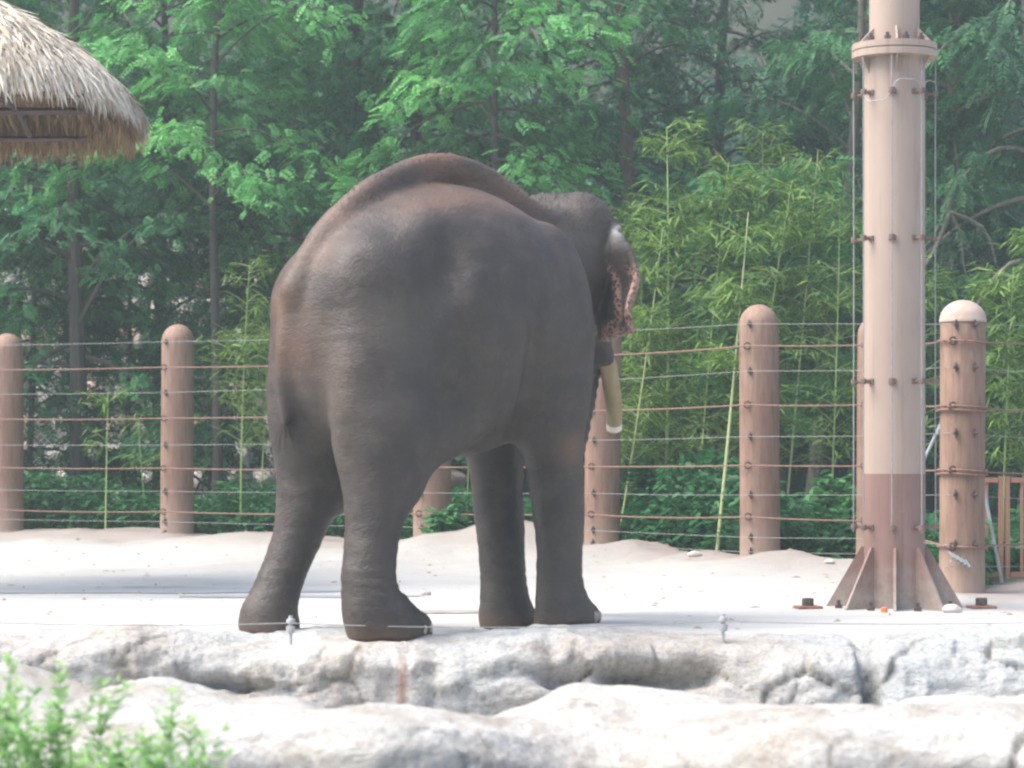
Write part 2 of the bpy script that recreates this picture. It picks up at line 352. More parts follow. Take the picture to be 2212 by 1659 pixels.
def ground_z(x, y, ditch=True):
    x = np.asarray(x, float); y = np.asarray(y, float); fy = fence_y(x); s = fy - y
    wd = np.interp(x, [-6, 0, 3, 5], [6.2, 5.2, 3.0, 2.0]); hb = np.interp(x, [-6, 0, 2.4, 3.3, 5], [.17, .18, .13, .0, .0])
    p3 = np.stack([x * 1.3, y * 1.3, 0 * x], -1)
    t = 1 - np.clip((s - .2) / wd, 0, 1); berm = hb * t ** 1.6
    n = fbm(p3, 4)
    z = berm + n * (.012 + .10 * t * np.clip(s + 3, 0, 1) * (hb > .02)) * sstep(14.6, 17, y)
    # heap of sand by the third and fifth posts
    for mx, my, mr, mh in ((-.45, 24.2, .6, .10), (.15, 24.0, .5, .13), (2.75, 21.2, .7, .07), (1.3, 23.3, .5, .06), (-2.9, 26.0, .8, .04)):
        z = z + mh * np.exp(-((x - mx) ** 2 + (y - my) ** 2) / mr ** 2)
    # hollow under one fore foot, rise under the other
    z = z - .045 * np.exp(-((x + .05) ** 2 + (y - 15.75) ** 2) / .3 ** 2) + .03 * np.exp(-((x - .55) ** 2 + (y - 15.3) ** 2) / .45 ** 2)
    z = z + .10 * sstep(1.2, 4, x) * sstep(17.5, 14.8, y) * .35
    # behind the fence
    z = np.where(s < -.3, z * .5 + .02 + n * .06, z)
    z = z + 13 * sstep(41, 62, y + .15 * np.abs(x)) + np.clip(np.abs(x) - 14, 0, 40) * .12 * sstep(16, 30, y)
    # the moat and the visitors' side
    moat = -1.7 * sstep(15.02, 14.85, y) * ditch
    z = z + moat
    z = z + sstep(10.6, 10.0, y) * 1.15
    return z

def nonuni(lo, hi, step, far, n=16):
    core = np.arange(lo, hi + 1e-6, step); k = np.arange(1, n + 1) / n
    return np.concatenate(((lo - (far) * k ** 3)[::-1], core, hi + far * k ** 3))
gx = nonuni(-9, 8, .08, 500); gy = np.concatenate((-400 * (np.arange(12, 0, -1) / 12) ** 3 - .1, np.arange(0, 9.5, .5), np.arange(9.5, 15.2, .06), np.arange(15.2, 28, .07), np.arange(28, 66, .5), 66 + 600 * (np.arange(1, 16) / 15) ** 3))
GX, GY = np.meshgrid(gx, gy); GZ = ground_z(GX, GY)
ny, nx = GX.shape
idx = np.arange(nx * ny).reshape(ny, nx)
FQ = np.stack([idx[:-1, :-1], idx[:-1, 1:], idx[1:, 1:], idx[1:, :-1]], -1).reshape(-1, 4)
S = fence_y(GX) - GY
soil = (np.clip(1 - (S - .1) / 1.6, 0, 1) * (S > -1)); sand = np.clip(1 - S / 6.5, 0, 1) ** 1.2; dirt = sstep(-.25, -.8, S) * (GY > 15) + (GY < 10.3) * .8
link('ground', mesh_np('ground', np.stack([GX, GY, GZ], -1).reshape(-1, 3), FQ, M['ground'], True, {'soil': soil.ravel(), 'sand': sand.ravel(), 'dirt': np.clip(dirt, 0, 1).ravel()}))['kind'] = 'structure'

def wet_patch(name, cx, cy, rx, ry, mat, seed):
    n = 40; vs = [(cx, cy)]
    rings = [.35, .65, .85, 1.0]; out = [np.array([[cx, cy]])]
    th = np.linspace(0, 2 * PI, n, endpoint=False)
    wob = 1 + .5 * fbm(np.stack([np.cos(th) * 1.4 + seed, np.sin(th) * 1.4, 0 * th], -1), 4)
    for r in rings: out.append(np.stack([cx + rx * r * wob * np.cos(th), cy + ry * r * wob * np.sin(th)], -1))
    v2 = np.concatenate(out); z = ground_z(v2[:, 0], v2[:, 1]) + .005
    mb = MB(); V = np.column_stack([v2, z]); fs = [(0, 1 + i, 1 + (i + 1) % n) for i in range(n)]
    for k in range(len(rings) - 1):
        for i in range(n): j = (i + 1) % n; a = 1 + k * n; fs.append((a + i, a + n + i, a + n + j, a + j))
    mb.add(V, fs); o = mb.build(name, mat); o['kind'] = 'structure'; return o
wet_patch('puddle', -3.2, 19.35, 1.75, .42, M['wet'], 1)
wet_patch('puddle', -1.45, 18.6, .75, .16, M['wet'], 5)
wet_patch('mud', -2.75, 19.75, .26, .09, M['wet_dark'], 9)
wet_patch('mud', -.30, 16.9, .42, .16, M['wet_dark'], 3)
wet_patch('mud', -.75, 15.55, .35, .10, M['wet_dark'], 12)

n = 380; X_ = RNG.uniform(-6, 4.5, n); Y_ = RNG.uniform(15.15, 26, n) ; ok = Y_ < fence_y(X_) - .1; X_ = X_[ok]; Y_ = Y_[ok]; n = len(X_)
az = RNG.uniform(0, 2 * PI, n); L_ = RNG.uniform(.012, .05, n); W_ = RNG.uniform(.003, .012, n); Z_ = ground_z(X_, Y_)
V0 = np.stack([X_, Y_, Z_], -1); D0 = np.stack([np.cos(az), np.sin(az), 0 * az], -1) * L_[:, None]; S0 = np.stack([-np.sin(az), np.cos(az), 0 * az], -1) * W_[:, None]; U0 = np.array((0, 0, 1)) * (W_[:, None] * 1.5)
V = np.stack([V0 - D0, V0 + S0, V0 + D0, V0 - S0, V0 + U0], 1).reshape(-1, 3); b0 = (np.arange(n) * 5)[:, None]; Fq = np.concatenate([b0 + np.array([[a, b, 4]]) for a, b in ((1, 0), (2, 1), (3, 2), (0, 3))])
litter = link('litter', mesh_np('litter', V, Fq, M['litter'])); litter['kind'] = 'stuff'; litter['label'] = 'scattered chips, straw and grit on the pale sand'

# ---- rock sheets
def facets(p, seed=0):
    """planar facets: returns (height, distance to the nearest facet edge)"""
    sh = p.shape[:-1]; q = p.reshape(-1, 3); i = np.floor(q).astype(int); best = np.full(len(q), 9.0); sec = np.full(len(q), 9.0); hgt = np.zeros(len(q)); rng = np.random.default_rng(100 + seed); Tb = rng.random((32, 32, 32, 6))
    for dx in (-1, 0, 1):
        for dy in (-1, 0, 1):
            for dz in (-1, 0, 1):
                c = i + np.array((dx, dy, dz)); t = Tb[c[:, 0] & 31, c[:, 1] & 31, c[:, 2] & 31]; v = q - (c + t[:, :3]); d = np.sqrt((v ** 2).sum(1)); h = (v * (t[:, 3:] - .5)).sum(1) + (t[:, 3] - .5) * .5
                nw = d < best; sec = np.where(nw, best, np.minimum(sec, d)); hgt = np.where(nw, h, hgt); best = np.where(nw, d, best)
    return hgt.reshape(sh), (sec - best).reshape(sh)
def rock_sheet(xs, prof_fn, mat, name, parent, seed, amp=.06, nv=70, edge=.25, rust=None, recess=None, strat=1.0, facet=.11):
    """prof_fn(x) -> list of (y, z) from the back of the top to the foot of the face"""
    V = []; x0, x1 = xs[0], xs[-1]
    rows = []
    for x in xs:
        pr = np.array(prof_fn(x)); d = np.concatenate(([0], np.cumsum(np.hypot(*np.diff(pr, axis=0).T)))); t = np.linspace(0, d[-1], nv)
        # smooth by Catmull-like resample + blur
        yy = np.interp(t, d, pr[:, 0]); zz = np.interp(t, d, pr[:, 1])
        for _ in range(3): yy[1:-1] = (yy[:-2] + yy[1:-1] * 2 + yy[2:]) / 4; zz[1:-1] = (zz[:-2] + zz[1:-1] * 2 + zz[2:]) / 4
        rows.append(np.stack([np.full(nv, x), yy, zz], -1))
    G = np.array(rows)                                   # (nx, nv, 3)
    for _ in range(4): G[1:-1] = (G[:-2] + 2 * G[1:-1] + G[2:]) / 4
    du = np.gradient(G, axis=0); dv = np.gradient(G, axis=1); N = np.cross(du, dv); N /= np.linalg.norm(N, axis=-1, keepdims=True) + 1e-9
    N *= np.sign((N[..., 2] * .7 - N[..., 1]).mean())
    q = G + seed * 3.7
    qs = q * np.array([.9, .9, 1.5])
    big = fbm(qs * 1.6, 3); mid = fbm(qs * 5 + 5, 4, True); warp = fbm(q * 2.2 + 31, 3)[..., None]
    stra = fbm((q * np.array([1.6, 1.6, 7]) + warp * .9), 4, True); fine = fbm(q * 30, 3)
    v01 = np.linspace(0, 1, nv)[None, :]
    face = sstep(-.02, -.12, G[..., 2] - G[:, :1, 2])
    slope = np.clip(-N[..., 1], 0, 1); slope = .25 + .75 * slope
    disp = amp * big * 1.1 + amp * .55 * mid * slope + amp * .6 * stra * slope * strat + .008 * fine
    wq = q + .25 * np.stack([fbm(q * 2 + 3, 2), fbm(q * 2 + 9, 2), fbm(q * 2 + 27, 2)], -1)
    f1, e1 = facets(wq * np.array([1.05, 1.3, 2.0]) + 11, seed); f2, e2 = facets(wq * np.array([3.2, 4.0, 9.5]) + 5, seed + 1)
    disp = disp * .8 + (facet * f1 + facet * .38 * f2) * slope - (.010 * np.exp(-(e1 / .02) ** 2) + .004 * np.exp(-(e2 / .04) ** 2)) * slope * (facet / .08)
    crack = np.clip((-(mid * .5 + stra * .5) + .02) * 2.4, 0, 1) * slope * .6 + np.clip(np.exp(-(e1 / .02) ** 2) * .65 + .25 * np.exp(-(e2 / .05) ** 2), 0, 1) * slope
    u = (G[..., 0] - x0) / (x1 - x0); e = np.minimum(u, 1 - u) * (x1 - x0)
    disp = disp - edge * np.exp(-(e / .045) ** 2) * (.35 + .65 * sstep(0, -.1, G[..., 2]))
    if recess:
        for rx, rz, sx, sz, dep in recess:
            g = np.exp(-np.abs((G[..., 0] - rx + .15 * warp[..., 0]) / sx) ** 3 - np.abs((G[..., 2] - rz + .05 * warp[..., 0]) / sz) ** 3); disp = disp - dep * g
    G = G + N * disp[..., None]
    ru = np.zeros(G.shape[:2])
    if rust:
        for rx, rz, sx, sz in rust: ru += np.exp(-((G[..., 0] - rx + .06 * warp[..., 0]) / sx) ** 2 - ((G[..., 2] - rz) / sz) ** 2)
    n0, n1 = G.shape[:2]; ii = np.arange(n0 * n1).reshape(n0, n1)
    Q = np.stack([ii[:-1, :-1], ii[1:, :-1], ii[1:, 1:], ii[:-1, 1:]], -1).reshape(-1, 4)
    if ((np.cross(G[1, 0] - G[0, 0], G[0, 1] - G[0, 0]))[2]) < 0: Q = Q[:, ::-1]
    return link(name, mesh_np(name, G.reshape(-1, 3), Q, mat, True, {'crack': crack.ravel(), 'rust': np.clip(ru * .5, 0, 1).ravel()}), parent)

def vx(px, d): return (px - CX) * d / F
wall = empty('rock_wall', (0, 14.3, -1.7), 'pale artificial rock face of large bulging boulders below the edge of the sand where the elephant stands', 'rock wall')
bounds = [-5.2, vx(130, 14.3), vx(640, 14.3), vx(940, 14.3), vx(1190, 14.3), vx(1890, 14.3), 5.2]
for k in range(6):
    a, b = bounds[k], bounds[k + 1]; xs = np.arange(a - .012, b + .012, .015)
    def prof(x):
        tp = .005 + .022 * math.sin(x * 2.3 + 1) + .012 * math.sin(x * 5.3) + (.02 if -1.25 < x < -.4 else 0); o_ = .06 + .06 * math.sin(x * 2.1 + 2) + .03 * math.sin(x * 4.7); g_ = float(ground_z(x, 15.15))
        return [(15.2, g_ - .05), (15.08, g_ + .004), (14.85, tp * .6 + g_ * .4), (14.6, tp), (14.42 - o_, tp - .035), (14.3 - o_, tp - .11), (14.22 - o_, tp - .32), (14.22 - o_ * .6, -.6), (14.3, -.95), (14.32, -1.75)]
    rock_sheet(xs, prof, M['rock_face'], 'boulder', wall, 3, amp=.095, nv=120, edge=.03,
               rust=[(-.60, -.34, .030, .20), (-.60, -.2, .02, .1)],
               recess=[(.82, -.175, .36, .07, .25), (.25, -.19, .13, .05, .16), (-1.60, -.245, .22, .03, .15), (-1.5, -.44, .32, .05, .14), (-.50, -.60, .40, .06, .14), (2.0, -.22, .05, .2, .2)])
for ob in wall.children: ob.location = -wall.location

ridge = [(0, 335), (100, 340), (230, 382), (400, 440), (430, 452), (520, 430), (600, 400), (680, 385), (760, 392), (900, 430), (1060, 475), (1200, 468), (1330, 475), (1400, 510), (1500, 545), (1650, 580), (1720, 610), (1800, 628), (1900, 620), (2050, 595), (2120, 560), (2212, 505)]
ridge = [(x / 1.106, y / 1.106 + 2300) for x, y in ridge] + [(2000 + x / 1.106, y / 1.106 + 2300) for x, y in [(130, 460), (230, 400), (300, 390), (400, 410), (650, 435), (900, 470), (1100, 490), (1300, 515), (1500, 508), (1650, 490), (1720, 465), (1850, 450), (2050, 452), (2212, 440)]]
RD = 11.0
rx_ = np.array([(x * .553 - CX) * RD / F for x, y in ridge]); rz_ = np.array([CAMZ - (y * .553 - HY) * RD / F for x, y in ridge])
def near_prof(x):
    cz = float(np.interp(x, rx_, rz_)); rim = 9.55 + .22 * math.sin(x * 2.3 + 1) + .12 * math.sin(x * 5.1)
    rimz = CAMZ - (1580 + 18 * math.sin(x * 3.1) - HY) * rim / F
    return [(11.9, -1.75), (11.55, -.9), (11.25, cz - .28), (11.08, cz - .05), (RD, cz), (10.85, cz - .01), (10.4, cz * .6 + rimz * .4 + .01), (9.95, rimz + .02), (rim, rimz - .01), (rim - .12, rimz - .09), (rim - .16, rimz - .3), (rim - .15, -.8), (rim - .2, -1.3)]
ledge = rock_sheet(np.arange(-3.9, 3.9, .014), near_prof, M['rock_near'], 'rock_ledge', None, 21, facet=.075, amp=.045, nv=210, edge=0)
tag(ledge, 'broad wavy ledge of pale rock in the foreground on the near side of the ditch', 'rock')
bmb = rock_sheet(np.arange(vx(135, 8.6), vx(330, 8.6), .01), lambda x: [(9.1, -.3), (8.95, .02), (8.75, .09), (8.6, .06), (8.5, -.06), (8.46, -.4), (8.5, -1.0)], M['rock_near'], 'rock', None, 33, amp=.03, nv=90, edge=.1)
tag(bmb, 'small rounded pale rock half hidden behind the leafy green shoots at the lower left corner', 'rock')

# ================================================================== FENCE
def z_at(thin, k, d):
    pass
HOOK_Z = [2.0, 1.69, 1.17, .68, .31, .17]      # thin wires above datum near the fifth post
CABLE_Z = [1.90, 1.41, .905, .46]
P1H = [2.15, 1.63, 1.095, .62, .31, .19]; P1C = [1.89, 1.367, .856, .41]
P4H = [2.114, 1.717, 1.167, .675, .318, .196]; P4C = [1.93, 1.434, .923, .49]
P6H = [1.986, 1.67, 1.186, .73, .36, .2]; P6C = [1.865, 1.383, .91, .342]
def lev(lst1, lst4, lst6, k, d): return float(np.interp(d, [19.2, 21.9, 26.6], [lst6[k], lst4[k], lst1[k]]))
post_labels = ['round-topped brown concrete post cut off by the left edge of the picture',
    'round-topped brown concrete post standing alone on the left between the elephant and the cut-off post',
    'brown concrete post seen below the elephant belly, between its hind and fore legs',
    'brown concrete post directly behind the elephant tusk and trunk',
    'round-topped brown concrete post standing free between the elephant head and the tall steel pole',
    'brown concrete post mostly hidden behind the tall steel pole',
    'pale brown post with capped dome top right of the tall steel pole, wrapped by cables']
fence_pts = []
for i, (px, d, bz, tz, r) in enumerate(POSTS):
    x = vx(px, d); t = empty('fence_post', (x, d, bz), post_labels[i], 'post', 'brown round posts of the wire fence')
    H = tz - bz; fence_pts.append((x, d)); t.rotation_euler = (random.uniform(-.008, .008), (.0, .006, -.012, .01, -.004, .006, .004)[i], random.uniform(0, .2))
    if i < 6:
        prof = [(r * 1.03, -.5), (r * 1.02, .0), (r, .5), (r * .985, H - r * 1.05)] + [(r * .985 * math.cos(a), H - r * 1.05 + r * 1.05 * math.sin(a)) for a in np.linspace(.15, 1.5, 9)]
        MB().lathe(prof, n=40).build('shaft', M['post'], t)
    else:
        MB().lathe([(r * 1.04, -.5), (r * 1.02, .0), (r, .5), (r, H - .17), (r * .99, H - .165)], n=40).build('shaft', M['post'], t)
        MB().lathe([(r * 1.045, H - .165), (r * 1.05, H - .15)] + [(r * 1.03 * math.cos(a), H - .15 + .15 * math.sin(a)) for a in np.linspace(.05, 1.5, 9)], n=40).build('dome_cap', M['post_cap'], t)
    # wire holders: small eye bolts facing the enclosure
    hz = [lev(P1H, P4H, P6H, k, d) for k in range(5)] + ([lev(P1H, P4H, P6H, 5, d)] if i < 6 else [])
    sides = (-.62,) if i < 6 else (-.62, .18)
    for z in hz:
        for s_ in sides:
            a = -PI / 2 + s_; dx, dy = math.cos(a), math.sin(a); c = np.array((dx * r, dy * r, z - bz)); o_ = np.array((dx, dy, 0))
            mb = MB(); mb.tube([c - o_ * .02, c + o_ * .045], .010, 6)
            mb.tube([c + o_ * .01 + (0, 0, -.036), c + o_ * .015 + (0, 0, .036)], .007, 6); mb.box(tuple(c + o_ * .008), (.026, .016, .036), a + PI / 2)
            mb.ball(tuple(c + o_ * .045), .013, 5); mb.build('wire_holder', M['hook'], t)
    for k in range(4):
        z = lev(P1C, P4C, P6C, k, d); a = -PI / 2 - .75; c = (math.cos(a) * r, math.sin(a) * r, z - bz)
        mb = MB(); pts = [(c[0] - .01 + .028 * math.cos(q), c[1] - .012, c[2] + .028 * math.sin(q)) for q in np.linspace(0, 2 * PI, 11)]
        mb.tube(pts, .007, 5, False); mb.build('cable_ring', M['hook'], t)
fence_pts_all = [(-12, 31)] + fence_pts + [(5.6, 21.6)]
names4 = ['topmost', 'second from top', 'third from top', 'lowest']
def strand(levels, k, rad, name, mat, label, group, off, sag):
    t_pts = []
    for i, (x, d) in enumerate(fence_pts_all):
        dd = min(max(d, 19.2), 28.5); z = lev(*levels, k, dd)
        if i == len(fence_pts_all) - 1: z = z + (-.08 if k > 0 else -.02)
        t_pts.append(np.array((x - .45 * .17 - .05, d - .175 - off, z)))
    mb = MB(); full = []
    for a, b in zip(t_pts[:-1], t_pts[1:]):
        L = np.linalg.norm(b - a); sg = sag * random.uniform(.3, 1.4) * L / 3
        for q in np.linspace(0, 1, 7)[:-1]: full.append(a * (1 - q) + b * q + np.array((0, 0, -4 * sg * q * (1 - q))))
    full.append(t_pts[-1]); mb.tube(full, rad, 6)
    o = mb.build(name, mat); tag(o, label, 'cable' if name == 'fence_cable' else 'wire', group); return o
for k in range(4):
    c = strand((P1C, P4C, P6C), k, .0075, 'fence_cable', M['rust_cable'], 'thick rusty brown cable of the fence, %s of the four' % names4[k], 'rusty cables of the fence', .012, .02)
    x, d = fence_pts[6]; z = P6C[k]
    mb = MB()
    for j in range(2 if k in (1, 2) else 1):
        mb.tube([(x + .183 * math.cos(q), d + .183 * math.sin(q), z - j * .03 + .006 * math.sin(q * 2)) for q in np.linspace(0, 2 * PI, 33)], .0095, 6, False)
    mb.build('cable_wrap', M['rust_cable'], c)
nm = ['topmost', 'second from top', 'third from top', 'fourth from top', 'fifth from top', 'lowest']
for k in range(6):
    strand((P1H, P4H, P6H), k, .0024, 'fence_wire', M['wire'], 'thin silvery fence wire, %s of the six' % nm[k], 'thin silvery wires of the fence', .045, .006)
x, d = fence_pts[6]
mb = MB()
for q in range(5): mb.tube([(x - .13 + q * .03, d - .19, .31 - q * .015), (x - .10 + q * .03, d - .215, .27 - q * .018), (x - .115 + q * .03, d - .19, .24 - q * .01)], .009, 6)
tag(mb.build('cable_clamp', M['grey_metal']), 'bright steel clamps of the cable loop low on the post right of the steel pole', 'clamp')

# ================================================================== STEEL POLE
pd = 17.4; pxc = vx(1932, pd)
pole = empty('steel_pole', (pxc, pd, -.02), 'tall tan steel pole with red-brown flared base, bolted flange and vertical wires around it', 'pole')
def pz(y): return CAMZ - (y - HY) * pd / F + .02
R0 = .203
MB().lathe([(R0 + .001, 0), (R0 + .001, pz(1023))], n=48).build('lower_shaft', M['brown_paint'], pole)
MB().lathe([(R0, pz(1023)), (R0, pz(135)), (R0, pz(112))], n=48).build('shaft', M['tan_paint'], pole)
RU = .168
MB().lathe([(RU, pz(112)), (RU, pz(-120)), (RU, pz(-900))], n=48).build('upper_shaft', M['tan_paint'], pole)
MB().lathe([(.26, pz(128)), (.285, pz(127)), (.285, pz(113)), (.28, pz(112.3)), (.2, pz(112.2))], n=48).build('flange', M['tan_paint'], pole)
MB().lathe([(.2, pz(110.9)), (.28, pz(110.8)), (.285, pz(110)), (.285, pz(97)), (.26, pz(96))], n=48).build('flange', M['tan_paint'], pole)
for k in range(12):
    a = 2 * PI * (k + .35) / 12; mb = MB(); c = (math.cos(a) * .235, math.sin(a) * .235)
    mb.lathe([(.022, pz(96)), (.022, pz(87)), (.012, pz(86.5)), (.012, pz(80))], (c[0], c[1], 0), 6); mb.build('flange_bolt', M['hook'], pole)
    if k % 2 == 0:
        a2 = a + .26; ca, sa = math.cos(a2), math.sin(a2)
        def rib(z0, z1, r0, r1, w=.006):
            nrm = np.array((-sa, ca, 0)) * w; pts = [np.array((ca * r0, sa * r0, z0)), np.array((ca * r1, sa * r1, z0)), np.array((ca * r0, sa * r0, z1))]
            vs = [p + nrm for p in pts] + [p - nrm for p in pts]; return MB().add(vs, [(0, 1, 2), (5, 4, 3), (0, 3, 4, 1), (1, 4, 5, 2), (2, 5, 3, 0)])
        rib(pz(96), pz(62), RU - .004, .27).build('flange_rib', M['tan_paint'], pole, False)
        rib(pz(128), pz(165), R0 - .004, .265).build('flange_rib', M['tan_paint'], pole, False)
for k in range(8):                                    # base fins
    a = math.radians(-90 - 8 + 45 * k); ca, sa = math.cos(a), math.sin(a); w_ = .009; nrm = np.array((-sa, ca, 0)) * w_
    pts = [(R0 - .005, .0), (.455, .0), (.455, .03), (R0 + .02, .43), (R0 - .005, .43)]
    vs = [np.array((ca * r, sa * r, z)) + s * nrm for s in (1, -1) for r, z in pts]; n5 = 5
    MB().add(vs, [tuple(range(5)), tuple(range(9, 4, -1))] + [(i, i + 5, (i + 1) % 5 + 5, (i + 1) % 5) for i in range(5)]).build('base_fin', M['brown_paint'], pole, False)
MB().lathe([(.47, -.02), (.47, .012), (.46, .014)], n=48).build('base_plate', M['brown_paint'], pole)
for k in range(8):
    a = math.radians(-90 + 14 + 45 * k); MB().lathe([(.025, .01), (.025, .045), (.013, .047), (.013, .075)], (math.cos(a) * .40, math.sin(a) * .40, 0), 6).build('anchor_bolt', M['hook'], pole)
RW = .27
angs = [math.radians(-90 - 12 + 45 * k) for k in range(8)]
for yy in (205, 518, 825, 1138):
    for a in angs:
        ca, sa = math.cos(a), math.sin(a); z = pz(yy); mb = MB()
        mb.tube([(ca * (R0 - .01), sa * (R0 - .01), z), (ca * (RW - .015), sa * (RW - .015), z)], .011, 8); mb.lathe([(.02, -.018), (.022, 0), (.02, .018)], (ca * (RW), sa * RW, z), 8)
        mb.box((ca * (R0 + .006), sa * (R0 + .006), z), (.05, .012, .035), a + PI / 2); mb.build('wire_bracket', M['bracket'], pole)
for a in angs:
    ca, sa = math.cos(a), math.sin(a)
    MB().tube([(ca * (RW + .004), sa * (RW + .004), pz(1150)), (ca * (RW + .002), sa * (RW + .002), pz(600)), (ca * (RW + .004), sa * (RW + .004), pz(130))], .0045, 6).build('vertical_wire', M['wire'], pole)
for k in (0, 7, 1):                                   # jumper loops at the upper bracket ring
    a, b = angs[k], angs[(k + 1) % 8]; z = pz(205); s_ = -1 if k == 7 else 1
    pts = []
    for q in np.linspace(0, 1, 9):
        aa = a + (b - a if abs(b - a) < 3 else (b - a + 2 * PI if b < a else b - a - 2 * PI)) * q; pts.append((math.cos(aa) * (RW + .01), math.sin(aa) * (RW + .01), z + s_ * .07 * min(1, 6 * q, 6 * (1 - q))))
    MB().tube(pts, .004, 5).build('jumper_wire', M['wire'], pole)

# small things round the base
def gz(x, y, ditch=True): return float(ground_z(x, y, ditch))
def bolt_plate(px, py, d, label):
    x = vx(px, d); z = gz(x, d); t = empty('ground_anchor', (x, d, z), label, 'anchor')
    MB().box((0, 0, .008), (.17, .14, .02), .2, .004).build('plate', M['rust'], t); MB().lathe([(.04, .018), (.04, .065), (.034, .07)], (0, 0, 0), 6).build('nut', M['hook'], t)
bolt_plate(1745, 1312, 17.3, 'rusty bolt on a plate in the sand left of the steel pole base')
bolt_plate(2120, 1312, 17.3, 'rusty bolt on a plate in the sand right of the steel pole base')
x = vx(1910, 16.85); mb = MB(); mb.lathe([(.022, 0), (.024, .012), (.022, .03), (.012, .034)], (x, 16.85, gz(x, 16.85)), 12); tag(mb.build('bottle_cap', M['orange']), 'small orange plastic cap on the sand at the foot of the steel pole', 'cap')
def pebble(name, x, y, r, mat, label, cat, seed):
    mb = MB(); mb.ball((0, 0, 0), 1, 8); v = np.array(mb.v); v = v * (1 + .35 * fbm(v * 1.3 + seed, 3)[:, None]) * np.array((1.3, .9, .7)) * r + np.array((x, y, gz(x, y) + r * .35)); mb.v = [tuple(q) for q in v]
    return tag(mb.build(name, mat), label, cat)
pebble('stone', vx(2058, 16.9), 16.9, .05, M['stone'], 'small grey stone lying at the right corner of the steel pole base', 'stone', 3)
pebble('stone', vx(920, 18.8), 18.8, .035, M['stone'], 'little grey stone on the sand seen between the elephant hind and fore legs', 'stone', 8)
pebble('stone', vx(1788, 21.0), 20.9, .035, M['stone'], 'little white stone on the sand between the free-standing post and the steel pole', 'stone', 12)
pebble('stone', vx(1497, 22.2), 22.0, .045, M['stone'], 'little pale stone at the foot of the bamboo left of the free-standing post', 'stone', 15)

# low electric wire on the edge of the rock
def insulator(px, py0, py1, d, label):
    x = vx(px, d); z1 = CAMZ - (py0 - HY) * d / F; zb = gz(x, d, False) - .02; t = empty('wire_insulator', (x, d, zb), label, 'insulator', 'insulators of the low wire on the rock edge')
    MB().tube([(0, 0, 0), (0, 0, z1 - zb - .02)], .009, 8).build('stake', M['porcelain'], t)
    h = z1 - zb; MB().lathe([(.008, h - .10), (.024, h - .095), (.026, h - .06), (.014, h - .055), (.014, h - .045), (.026, h - .04), (.024, h - .02), (.012, h - .015), (.012, h)], n=14).build('body', M['porcelain'], t)
    return (x, d - .02, h + zb - .04)
d0 = 14.42
wp = [np.array(P(-300, 1330, 14.5)), np.array(insulator(628, 1330, 1362, d0, 'grey insulator holding the low wire in front of the elephant hind foot')),
      np.array(insulator(1562, 1326, 1362, 14.5, 'grey insulator standing on the bright sand between the elephant and the steel pole')), np.array(P(2600, 1330, 14.6))]
full = []
for a, b in zip(wp[:-1], wp[1:]):
    for q in np.linspace(0, 1, 9)[:-1]: full.append(a * (1 - q) + b * q + np.array((0, 0, -.12 * q * (1 - q))))
full.append(wp[-1]); tag(MB().tube(full, .0032, 6).build('electric_wire', M['wire']), 'thin bare wire strung low along the rock edge in front of the elephant feet', 'wire')

# gate at the right
gd = 21.0; gt = empty('railing', (vx(2168, gd), gd, 0), 'rust-red steel railing of upright bars at the right edge behind the last post', 'railing')
gx0 = vx(2168, gd)
def rb(x, z0, z1, s, nm='bar'): MB().box((x - gx0, 0, (z0 + z1) / 2), (s, s, z1 - z0)).build(nm, M['gate'], gt, False)
for x in (vx(2162, gd), vx(2176, gd), vx(2176, gd) + 1.3): rb(x, -.08, .84, .036, 'upright')
for k in range(1, 9): rb(vx(2176, gd) + k * .118, .055, .79, .022)
for k in range(1, 4): rb(vx(2162, gd) - k * .115, .055, .79, .022)
for z in (.81, .04):
    MB().box((vx(2176, gd) + .65 - gx0, 0, z), (1.248, .04, .04)).build('rail', M['gate'], gt, False); MB().box((vx(2162, gd) - .245 - gx0, 0, z), (.436, .04, .04)).build('rail', M['gate'], gt, False)
mb = MB(); mb.tube([P(1985, 1015, 20.6), P(2060, 860, 20.6)], .014, 8); a_ = mb.build('brace', M['grey_metal']); tag(a_, 'grey slanting steel rod behind the gap between the steel pole and the capped post', 'brace')
mb = MB(); mb.tube([P(2112, 985, 20.4), P(2165, 1262, 20.4)], .014, 8); tag(mb.build('brace', M['grey_metal']), 'grey steel rod leaning between the capped post and the red railing', 'brace')

# ================================================================== THATCHED SHELTER
hc = np.array((-4.72, 19.7)); HR = 1.82; HRY = .88; ZE = 3.76
hut = empty('thatched_shelter', (hc[0], hc[1], 0), 'round shelter roof of dry palm thatch with rusty frame in the upper left corner', 'shelter')
def hz_(r): return ZE + 1.50 * (1 - np.clip(r, 0, 1.2) ** 1.25 * .62) * 1.0 - .513 - .27 * np.clip(r - .72, 0, 1) ** 1.5 * 3
def srad(th): return HR * np.sqrt(np.cos(th) ** 2 + (HRY * np.sin(th)) ** 2) * (1.0 / (np.abs(np.cos(th)) ** 4.5 + np.abs(np.sin(th)) ** 4.5) ** (1 / 4.5))
